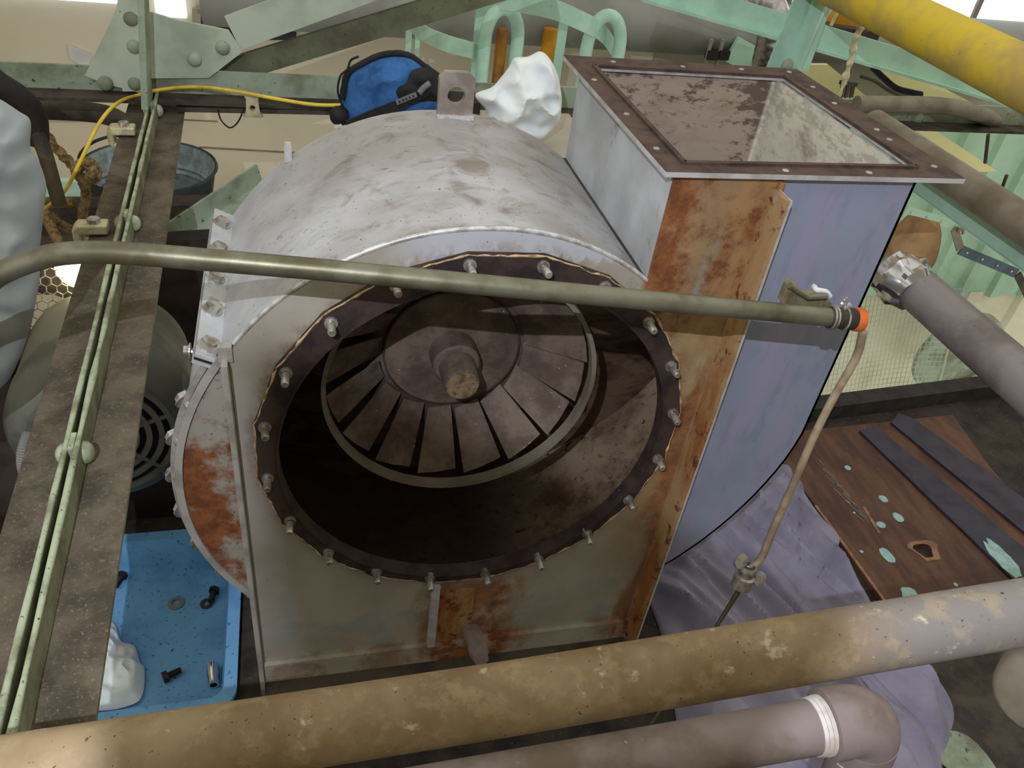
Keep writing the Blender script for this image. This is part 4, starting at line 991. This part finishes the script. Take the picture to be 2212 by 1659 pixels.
# square wire mesh panel leaning beyond the kerb
mh = thing('wire_mesh', 'sagging square wire mesh panel beyond the kerb under the insulated pipe', 'mesh', P(1900, 850, y=0.95))
o3 = [P(*p, y=0.95) for p in ((1790, 655), (2075, 650), (2120, 800), (2010, 862), (1800, 862))]
u0 = P(1790, 655, y=0.95); du = (P(2100, 640, y=0.95) - u0); dvv = (P(1745, 870, y=0.95) - u0)
b = bm(); nu, nv = 30, 20
def mp(u, v):
    p = u0 + du * u + dvv * v; p.y += 0.05 * math.sin(u * 2.2) - 0.03 * v; return p
for i in range(nu + 1):
    for j in range(nv): bar(b, mp(i / nu, j / nv), mp(i / nu, (j + 1) / nv), 0.0016, 0.0016, (0.3, -1, 0))
for j in range(nv + 1):
    for i in range(nu): bar(b, mp(i / nu, j / nv), mp((i + 1) / nu, j / nv), 0.0016, 0.0016, (0.3, 0.2, 1))
o = obj('wires', b, 'green_pale', mh); o['kind'] = 'stuff'
b = bm(); tube(b, [mp(1, t / 6) for t in range(7)], 0.004, 8); obj('edge_wire', b, 'green_pale', mh, 60)
# round dull green vent behind the mesh
b = bm(); lathe(b, [(0, 0), (0.20, 0), (0.20, 0.02), (0.185, 0.02), (0.185, 0.005), (0, 0.005)], frame(P(2065, 760, y=1.5), (0, -1, 0)), 40)
tag(obj('round_vent', b, 'green_dirty', smooth=40), 'round dull green vent behind the wire mesh', 'vent')

# ladder safety cage in the far background
cg = thing('ladder_cage', 'mint green ladder safety cage with hoops in the far background', 'cage', P(1100, 260, y=1.95))
def hoop(pts, y0, w_, name='hoop', bow=0.25):
    n = len(pts); pp = [P(p[0], p[1], y=y0 - bow * math.sin(PI * i / (n - 1))) for i, p in enumerate(pts)]; pp = catmull(pp, 6)
    b = bm()
    lo = [[b.verts.new(p + Vector((0, dy, dz))) for dy, dz in ((-.004, -w_), (.004, -w_), (.004, w_), (-.004, w_))] for p in pp]
    for A, B in zip(lo, lo[1:]):
        for k in range(4): b.faces.new((A[k], A[(k + 1) % 4], B[(k + 1) % 4], B[k]))
    b.faces.new(lo[0]); b.faces.new(lo[-1][::-1]); obj(name, b, 'green', cg, 40)
hoop([(882, 47), (915, 72), (960, 92), (1010, 106), (1050, 116)], 2.0, 0.024)
hoop([(1000, -6), (1060, -2), (1130, 6), (1200, 22), (1255, 45), (1300, 70), (1330, 110)], 2.0, 0.028)
hoop([(880, 48), (905, 20), (950, 2), (1010, -6)], 2.3, 0.02, bow=0)
for px, y0, y1, wd2 in ((884, 40, 190, 0.010), (904, 36, 200, 0.008), (1046, -20, 235, 0.022), (1222, 20, 240, 0.016)):
    b = bm(); a_ = P(px, y0, y=1.98); bar(b, a_, Vector((a_.x, a_.y, P(px, y1, y=1.98).z)), wd2 * 2, 0.008, (0, -1, 0)); obj('upright', b, 'green', cg)
for (xa, xb, yt, yb) in ((1048, 1118, 22, 260), (1268, 1338, 40, 260)):
    b = bm(); A_ = P(xa, yt + 60, y=1.86); B_ = P(xb, yt + 66, y=1.86); r_ = (B_ - A_).length / 2; c = (A_ + B_) / 2
    zb = P(xa, yb, y=1.86).z
    pts = [Vector((A_.x, A_.y, zb))] + [c + Vector((-r_ * math.cos(PI * k / 14), 0, 1.75 * r_ * math.sin(PI * k / 14))) for k in range(15)] + [Vector((B_.x, B_.y, zb))]
    tube(b, pts, 0.021, 16); obj('grab_rail', b, 'green', cg, 60)
# amber pipes behind the cage
for px, mat, lab, wpx in ((1086, 'ochre', 'rusty amber vertical pipe inside the left grab rail', 0.021), (1190, 'amber', 'bright amber vertical pipe between the two grab rails', 0.026)):
    b = bm(); a_ = P(px, 62, y=2.28); tube(b, [Vector((a_.x, a_.y, a_.z)), Vector((a_.x, a_.y, -0.9))], wpx, 16); tag(obj('amber_pipe', b, mat, smooth=60), lab, 'pipe')
# large grey duct across the back
b = bm(); a_ = P(420, 18, y=2.4); c = P(2400, 150, y=2.4)
zz = P(1000, 28, y=2.4).z
tube(b, [Vector((P(440, 30, y=2.42).x, 2.42, zz)), Vector((0.5, 2.42, zz)), Vector((3.6, 2.42, zz + 0.02))], 0.105, 32)
tag(obj('large_duct', b, 'duct_grey', smooth=60), 'large grey duct running across the back wall near the top', 'duct')
# aluminium flexible duct
fd = thing('flexible_duct', 'shiny aluminium flexible duct elbow behind the mint diagonal', 'duct', P(1640, 140, y=1.9))
b = bm(); pth = catmull([P(1540, -10, y=1.9), P(1600, -2, y=1.88), P(1650, 14, y=1.86), P(1674, 50, y=1.86), P(1672, 90, y=1.88), P(1662, 130, y=1.92), P(1652, 200, y=1.95)], 14)
tube(b, pth, [0.058 + (0.002 if (i // 3) % 2 else 0) for i in range(len(pth))], 28); obj('duct', b, 'alu_dull', fd, 30)
b = bm(); tube(b, [P(1475, -25, y=1.9), P(1520, -12, y=1.9), P(1575, 5, y=1.9), P(1600, 12, y=1.88)], [0.05, 0.055, 0.06, 0.056], 24, wob=0.25); obj('foil_wrap', b, 'alu', fd, 25)
# little mint rail and two grey posts between duct and cage
b = bm(); bar(b, P(1580, 105, y=2.3), P(1690, 165, y=2.3), 0.02, 0.10); tag(obj('mint_gusset', b, 'green'), 'mint green sloping plate low beside the aluminium duct', 'plate')
for px, lab in ((1537, 'left grey post with dark coupling below the large duct'), (1562, 'right grey post with dark coupling below the large duct')):
    t = thing('grey_post', lab, 'post', P(px, 160, y=2.3)); a_ = P(px, 85, y=2.3)
    b = bm(); tube(b, [a_, Vector((a_.x, a_.y, a_.z - 0.5))], 0.008, 10); obj('rod', b, 'duct_grey', t, 60)
    b = bm(); c = P(px, 118, y=2.3); bar(b, c - Vector((0.022, 0, 0)), c + Vector((0.022, 0, 0)), 0.03, 0.035); obj('coupling', b, 'dark_void', t)

# ================================================================== platform floor, right
bd = thing('floor_board', 'worn reddish brown board with pale paint spots and a ragged hole', 'board', P(1950, 1100, z=FZ))
pg = [(1640, 940), (2058, 896), (2140, 1010), (2330, 1235), (2330, 1360), (1950, 1362), (1815, 1165), (1700, 1010)]
hc = P(1996, 1190, z=FZ + 0.012)
hole = [(hc.x + 0.020 * math.cos(a) * (1 + 0.25 * math.sin(3 * a)), hc.y + 0.024 * math.sin(a) * (1 + 0.2 * math.cos(2 * a))) for a in [2 * PI * k / 20 for k in range(20)]]
b = bm(); slab(b, [(p.x, p.y) for p in (P(*q, z=FZ + 0.012) for q in pg)], [hole], XY, FZ + 0.0005, FZ + 0.012); obj('panel', b, 'board', bd)
rimo = [(hc.x + (x - hc.x) * (1.5 if y > hc.y else 1.25) + (0.01 if x > hc.x else 0), hc.y + (y - hc.y) * 1.45) for x, y in hole]
b = bm(); slab(b, rimo, [hole], XY, FZ + 0.012, FZ + 0.0135); obj('splintered_rim', b, 'raw_wood', bd)
b = bm(); bar(b, P(1762, 1092, z=FZ + 0.013), P(1925, 1318, z=FZ + 0.013), 0.006, 0.003); obj('raw_edge', b, 'raw_wood', bd)
for px, py, r, s_ in ((1831, 1011, 0.008, 1), (1908, 1078, 0.010, 1.2), (1940, 1118, 0.012, 1.2), (1903, 1134, 0.011, 0.9), (1916, 1200, 0.013, 1.7), (1965, 1285, 0.018, 1.2), (2064, 1263, 0.005, 1), (1861, 1192, 0.004, 1), (1845, 1108, 0.003, 1)):
    c = P(px, py, z=FZ + 0.012); b = bm()
    lp = [(c.x + r * math.cos(a) * (1 + 0.25 * noise.noise(Vector((px, a * 1.3, 0)))), c.y + r * s_ * math.sin(a) * (1 + 0.25 * noise.noise(Vector((py, a, 2))))) for a in [2 * PI * k / 14 for k in range(14)]]
    slab(b, lp, [], XY, FZ + 0.0121, FZ + 0.0130); obj('paint_spot', b, 'paint_spot', bd)
b = bm()
for k in range(26):
    t = k / 25; c = P(1765 + 90 * t + random.uniform(-8, 8), 995 + 115 * t + random.uniform(-6, 6), z=FZ + 0.0125); c2 = c + Vector((0.004 + 0.006 * random.random(), -0.014 - 0.02 * random.random(), 0)); bar(b, c, c2, 0.0016, 0.0006)
o = obj('scratches', b, 'grey_cloth', bd); o['kind'] = 'stuff'
b = bm(); bar(b, P(1866, 1095, z=FZ + 0.0125), P(1900, 1152, z=FZ + 0.0125), 0.007, 0.0008); obj('scrape', b, 'raw_wood', bd)
# two flat steel strips lying on the board
for px, lab in ((((1857, 930), (1893, 922), (2240, 1205), (2240, 1300)), 'blue-black flat steel strip on the board nearest the ragged hole'), (((1925, 912), (1942, 892), (1975, 905), (2260, 1110), (2260, 1188)), 'blue-black flat steel strip on the board farther from the ragged hole')):
    b = bm(); slab(b, [(p.x, p.y) for p in (P(*q, z=FZ + 0.018) for q in px)], [], XY, FZ + 0.0122, FZ + 0.018); tag(obj('steel_strip', b, 'strip'), lab, 'strip', 'steel strips on the board')
b = bm(); c = P(2165, 1205, z=FZ + 0.019); lp = [(c.x + 0.022 * math.cos(a) * (1 + 0.4 * noise.noise(Vector((3, a * 2, 0)))), c.y + 0.055 * math.sin(a) * (1 + 0.4 * noise.noise(Vector((a * 2, 1, 2))))) for a in [2 * PI * k / 22 for k in range(22)]]
slab(b, lp, [], XY, FZ + 0.0182, FZ + 0.0192); tag(obj('paint_patch', b, 'paint_spot'), 'ragged mint paint patch on the nearer steel strip', 'paint')

# lavender-grey drop cloth crumpled on the floor
def floor_cloth(name, px, mat, bulge, amp, sc_, seed, label, dirn=None, cen=None):
    b = bm(); lp = smooth_loop([P(*q, z=FZ + 0.004) for q in px], 14)
    c = P(*cen, z=FZ + 0.004)
    rings = 48; rows = [lp]
    for j in range(1, rings): rows.append([p.lerp(c, j / rings) for p in lp])
    vs = []
    dx = Vector(dirn or (0.5, -1, 0)).normalized(); nx = Vector((dx.y, -dx.x, 0))
    for j, r in enumerate(rows):
        row = []
        for p in r:
            u = p.dot(nx) * sc_; v = p.dot(dx) * sc_ * 0.12
            w_ = noise.noise(Vector((u, v, seed))) ; w2 = noise.noise(Vector((u * 2.1 + 4, v * 1.7, seed + 3)))
            h = amp * (1 - 2.0 * abs(w_)) + amp * 0.45 * (1 - 2 * abs(w2))
            e = min(1, j / rings * 5)
            row.append(b.verts.new(p + Vector((0, 0, e * (bulge + max(h, -bulge * 0.8))))))
        vs.append(row)
    n = len(lp)
    for A, B in zip(vs, vs[1:]):
        for k in range(n): b.faces.new((A[k], A[(k + 1) % n], B[(k + 1) % n], B[k]))
    b.faces.new(vs[-1])
    low = [b.verts.new(v.co - Vector((0, 0, 0.003))) for v in vs[0]]
    for k in range(n): b.faces.new((vs[0][k], low[k], low[(k + 1) % n], vs[0][(k + 1) % n]))
    b.faces.new(low)
    return tag(obj(name, b, mat, smooth=70), label, 'cloth')
floor_cloth('drop_cloth', [(1690, 1000), (1722, 1060), (1765, 1112), (1812, 1158), (1812, 1195), (1850, 1265), (1880, 1310), (1915, 1370), (1940, 1440), (1975, 1478), (2035, 1490), (2062, 1545), (2040, 1640), (1990, 1760), (1700, 1790), (1480, 1760), (1468, 1600), (1430, 1380), (1395, 1260), (1440, 1190), (1560, 1080)],
            'lavender', 0.026, 0.034, 15, 1.0, 'lavender grey cloth crumpled on the floor right of the fan', (0.32, -1, 0), (1700, 1360))
# mint-flecked steel plate and grey strip at the lower right
b = bm(); q = [P(*p, z=FZ + 0.006) for p in ((1935, 1400), (2330, 1330), (2330, 1740), (2140, 1740))]; slab(b, [(p.x, p.y) for p in q], [], XY, FZ + 0.0005, FZ + 0.006); tag(obj('floor_plate', b, 'dark_steel'), 'dark scuffed steel plate at the lower right corner', 'plate')
c = P(2085, 1640, z=FZ + 0.008); lp = []
for k in range(26):
    a = 2 * PI * k / 26; w_ = 1 + 0.35 * noise.noise(Vector((2.3, a * 1.9, 0))); lp.append((c.x + 0.045 * math.cos(a) * w_ - 0.02 * math.sin(a), c.y + 0.075 * math.sin(a) * w_))
b = bm(); slab(b, lp, [], XY, FZ + 0.0065, FZ + 0.008); tag(obj('mint_scrap', b, 'green_dirty'), 'mottled green scrap at the lower right beside the lavender cloth', 'scrap')
b = bm(); bar(b, P(1425, 1310, z=FZ + 0.004), P(1475, 1420, z=FZ + 0.004), 0.016, 0.008); tag(obj('mint_strip', b, 'green'), 'narrow mint painted strip on the floor at the rusty angle foot', 'strip')

# ================================================================== left: tray, motor, lamp, sheet
tz = FZ + 0.001; tx1 = P(512, 1400, z=FZ + 0.05).x; ty0 = P(300, 1560, z=FZ + 0.05).y; ty1 = P(380, 1160, z=FZ + 0.05).y; tx0 = tx1 - 0.60
tray = thing('parts_tray', 'blue plastic tray with grime specks on the floor left of the fan', 'tray', ((tx0 + tx1) / 2, (ty0 + ty1) / 2, tz))
def rrect(x0, y0, x1, y1, r, n=6):
    out = []
    for cx, cy_, a0 in ((x1 - r, y1 - r, 0), (x0 + r, y1 - r, 90), (x0 + r, y0 + r, 180), (x1 - r, y0 + r, 270)):
        for k in range(n + 1):
            a = math.radians(a0 + 90 * k / n); out.append((cx + r * math.cos(a), cy_ + r * math.sin(a)))
    return out
lv = [(rrect(tx0 + .02, ty0 + .02, tx1 - .02, ty1 - .02, .02), tz), (rrect(tx0, ty0, tx1, ty1, .03), tz + .055), (rrect(tx0 - .004, ty0 - .004, tx1 + .004, ty1 + .004, .034), tz + .056), (rrect(tx0 - .004, ty0 - .004, tx1 + .004, ty1 + .004, .034), tz + .064),
      (rrect(tx0 + .016, ty0 + .016, tx1 - .016, ty1 - .016, .022), tz + .064), (rrect(tx0 + .018, ty0 + .018, tx1 - .018, ty1 - .018, .022), tz + .052), (rrect(tx0 + .028, ty0 + .028, tx1 - .028, ty1 - .028, .02), tz + .006)]
b = bm(); rows = [[b.verts.new((x, y, z)) for x, y in lp] for lp, z in lv]; n = len(rows[0])
for A, B in zip(rows, rows[1:]):
    for k in range(n): b.faces.new((A[k], A[(k + 1) % n], B[(k + 1) % n], B[k]))
b.faces.new(rows[0]); b.faces.new(rows[-1]); obj('body', b, 'tray', tray, 35)
fz = tz + 0.0065
def loose_bolt(px, py, rz, label):
    c = P(px, py, z=fz + 0.008); t = thing('loose_bolt', label, 'bolt', (c.x, c.y, fz), 'loose fasteners in the blue tray')
    mt = Matrix.Translation((c.x, c.y, fz + 0.0085)) @ Matrix.Rotation(rz, 4, 'Z') @ Matrix.Rotation(PI / 2, 4, 'Y')
    b = bm(); lathe(b, [(0, 0), (0.0095, 0), (0.0095, 0.008), (0, 0.008)], mt, 6); obj('head', b, 'black_bolt', t)
    b = bm(); lathe(b, [(0.0056, 0.008)] + [(0.0056 if k % 2 else 0.0048, 0.008 + 0.0016 * k) for k in range(1, 14)] + [(0, 0.030)], mt, 12); obj('shank', b, 'black_bolt', t, 40)
loose_bolt(266, 1240, -1.9, 'blackened bolt in the blue tray against the tie edge')
loose_bolt(464, 1272, -1.75, 'blackened bolt in the blue tray just above the small washer')
loose_bolt(352, 1465, 0.4, 'blackened bolt in the blue tray beside the crumpled tissue')
def washer(px, py, ro, ri, label):
    c = P(px, py, z=fz); b = bm(); lathe(b, [(ri, 0), (ro, 0), (ro, 0.0025), (ri, 0.0035), (ri, 0)], Matrix.Translation((c.x, c.y, fz + 0.0003)), 24); tag(obj('washer', b, 'duct_grey' if ro > 0.012 else 'dark_steel', smooth=40), label, 'washer', 'loose fasteners in the blue tray')
washer(380, 1304, 0.014, 0.007, 'wide grey washer lying flat in the blue tray'); washer(446, 1305, 0.011, 0.0055, 'small dark washer lying flat in the blue tray')
c = P(458, 1458, z=fz + 0.01); sk = thing('socket', 'bright chrome wrench socket in the near corner of the blue tray', 'socket', (c.x, c.y, fz))
mt = Matrix.Translation((c.x, c.y + 0.018, fz + 0.0105)) @ Matrix.Rotation(-PI / 2 + 0.1, 4, 'Z') @ Matrix.Rotation(PI / 2, 4, 'Y')
b = bm(); lathe(b, [(0.0, 0), (0.0105, 0), (0.0105, 0.020), (0.0092, 0.023), (0.0092, 0.038), (0.006, 0.038), (0.006, 0.030), (0, 0.030)], mt, 24); obj('body', b, 'chrome', sk, 40)
b = bm(); lathe(b, [(0, 0.0305), (0.0058, 0.0305), (0.0058, 0.0315), (0, 0.0315)], mt, 6); obj('drive_hole', b, 'black_bolt', sk)
b = bm(); tl = [(190, 1350), (232, 1340), (250, 1352), (262, 1385), (290, 1395), (302, 1430), (312, 1445), (308, 1500), (285, 1522), (220, 1535), (150, 1520), (160, 1400)]
pillow(b, smooth_loop([P(*p, z=fz + 0.006) for p in tl], 4), (0, -0.2, 1), 0.020, 0.012, 26, 22, 0.1, 4.0, exp=0.8); tag(obj('tissue', b, 'white_cloth', smooth=60), 'crumpled white tissue in the near left of the blue tray', 'tissue')

# motor behind the tie with slotted fan cowl
mo = thing('electric_motor', 'grey electric motor with slotted fan cowl half hidden behind the tie', 'motor', P(215, 1040, y=0.40))
mc = P(228, 905, y=0.30); ma = Vector((0.10, -0.86, 0.50)).normalized(); ma = Vector((0.12, -1, 0.10)).normalized(); mf = frame(mc, ma)
b = bm(); lathe(b, [(0.0, -0.20), (0.13, -0.20), (0.135, -0.05), (0.138, -0.03), (0.138, 0.01), (0.128, 0.035), (0.105, 0.052), (0.100, 0.052)], mf, 48); obj('housing', b, 'motor', mo, 40)
b = bm(); lathe(b, [(0, 0.044), (0.101, 0.044), (0.101, 0.048), (0, 0.048)], mf, 40); obj('dark_backing', b, 'rubber', mo)
for k, r_ in enumerate((0.024, 0.042, 0.060, 0.078, 0.096)):
    b = bm(); lathe(b, [(r_, 0.050), (r_ + 0.0085, 0.050), (r_ + 0.0085, 0.056), (r_, 0.056), (r_, 0.050)], mf, 40); obj('cowl_ring', b, 'motor', mo, 40)
b = bm()
for k in range(3):
    a = PI * k / 3 + 0.3; d_ = Vector((math.cos(a), math.sin(a), 0)); bar(b, mf @ (d_ * 0.104 + Vector((0, 0, 0.053))), mf @ (-d_ * 0.104 + Vector((0, 0, 0.053))), 0.006, 0.005, ma)
obj('cowl_spoke', b, 'motor', mo)
b = bm(); lathe(b, [(0, 0.05), (0.018, 0.05), (0.018, 0.057), (0, 0.057)], mf, 24); obj('cowl_centre', b, 'motor', mo, 40)
b = bm(); box(b, (mc.x - 0.12, 0.40, mc.z - 0.165), (mc.x + 0.12, 0.50, mc.z - 0.12)); box(b, (mc.x - 0.12, 0.44, FZ), (mc.x + 0.12, 0.50, mc.z - 0.165)); obj('foot', b, 'dark_void', mo)
# belt guard, dark casing between motor and fan
b = bm(); o_ = [P(*p, y=0.55) for p in ((330, 610), (470, 600), (460, 760), (400, 1000), (300, 1120), (120, 1120), (90, 800), (130, 680), (200, 610))]
slab(b, [(p.x, p.z) for p in o_], [], XZ, 0.70, 0.74); o = tag(obj('belt_guard', b, 'dark_void'), 'dark belt guard casing behind the tie and the grey motor', 'guard')
# corrugated conduit
b = bm(); pth = catmull([P(62, 935, y=0.22), P(50, 970, y=0.20), P(50, 1010, y=0.19), P(62, 1045, y=0.18), P(85, 1090, y=0.18)], 16)
tube(b, pth, [0.0085 if i % 2 else 0.0066 for i in range(len(pth))], 12); tag(obj('corrugated_conduit', b, 'duct_grey', smooth=20), 'thin corrugated grey conduit left of the grey motor', 'conduit')
# dark cabinet with bright handle at far left
cb = thing('machine_box', 'brown machine box with a shiny handle at the far left', 'box', P(40, 960, y=0.46))
b = bm(); box(b, (P(-60, 800, y=0.45).x - 0.2, 0.42, FZ), (P(20, 800, y=0.42).x, 0.56, P(60, 715, y=0.42).z)); obj('body', b, 'brown_box', cb)
b = bm(); tube(b, [P(-25, 797, y=0.40), P(14, 795, y=0.40)], 0.009, 12); obj('handle', b, 'chrome', cb, 60)
# inspection lamp glowing behind mesh guard
wl = thing('caged_lamp', 'small warm caged lamp glowing behind the steel pipe on the left', 'lamp', P(140, 640, y=0.60))
lc = P(150, 585, y=0.62)
b = bm(); lathe(b, [(0, 0), (0.05, 0), (0.052, -0.04), (0.03, -0.07), (0, -0.07)], frame(lc, (0.2, -0.9, 0.5)), 28); obj('housing', b, 'dark_void', wl, 40)
b = bm(); lathe(b, [(0, 0.010), (0.030, 0.007), (0.042, 0.001), (0.042, -0.001), (0, -0.001)], frame(lc + Vector((0.02, 0, 0.012)), (0.2, -0.9, 0.5)), 24); obj('lens', b, 'lamp', wl, 60)
gf = frame(lc + Vector((-0.01, -0.03, -0.02)), (0.1, -0.9, 0.5)); b = bm()
R_ = 0.0095
for i in range(-4, 5):
    for j in range(-5, 3):
        cx = i * R_ * 1.74 + (R_ * 0.87 if j % 2 else 0); cy_ = j * R_ * 1.5
        hx = [gf @ Vector((cx + R_ * math.cos(PI / 6 + PI * k / 3), cy_ + R_ * math.sin(PI / 6 + PI * k / 3), 0)) for k in range(6)]
        for k in range(3): bar(b, hx[k], hx[k + 1], 0.0016, 0.0016, (0, -1, 0))
o = obj('mesh_guard', b, 'zinc', wl); o['kind'] = 'stuff'
ld = bpy.data.lights.new('caged_lamp_bulb', 'POINT'); lo_ = bpy.data.objects.new('caged_lamp_bulb', ld); C.objects.link(lo_); lo_.location = lc + Vector((0.02, -0.05, 0.03)); ld.energy = 0.5; ld.color = (1, 0.86, 0.45); ld.shadow_soft_size = 0.02

# hazy plastic sheet hanging at the left edge
sh = [(-420, 120), (-120, 180), (-20, 205), (40, 240), (66, 262), (66, 320), (85, 350), (100, 400), (96, 440), (88, 520), (80, 560), (86, 600), (70, 690), (62, 720), (40, 780), (10, 830), (-60, 880), (-200, 940), (-420, 900), (-560, 700), (-560, 350)]
b = bm(); pillow(b, smooth_loop([P(*p, y=0.12) for p in sh], 6), (0.3, -1, 0.2), 0.020, 0.014, 11, 34, 0.3, 9.0, center=P(-200, 520, y=0.12))
tag(obj('plastic_sheet', b, 'plastic', smooth=75), 'hazy white plastic sheet hanging at the left edge', 'sheet')
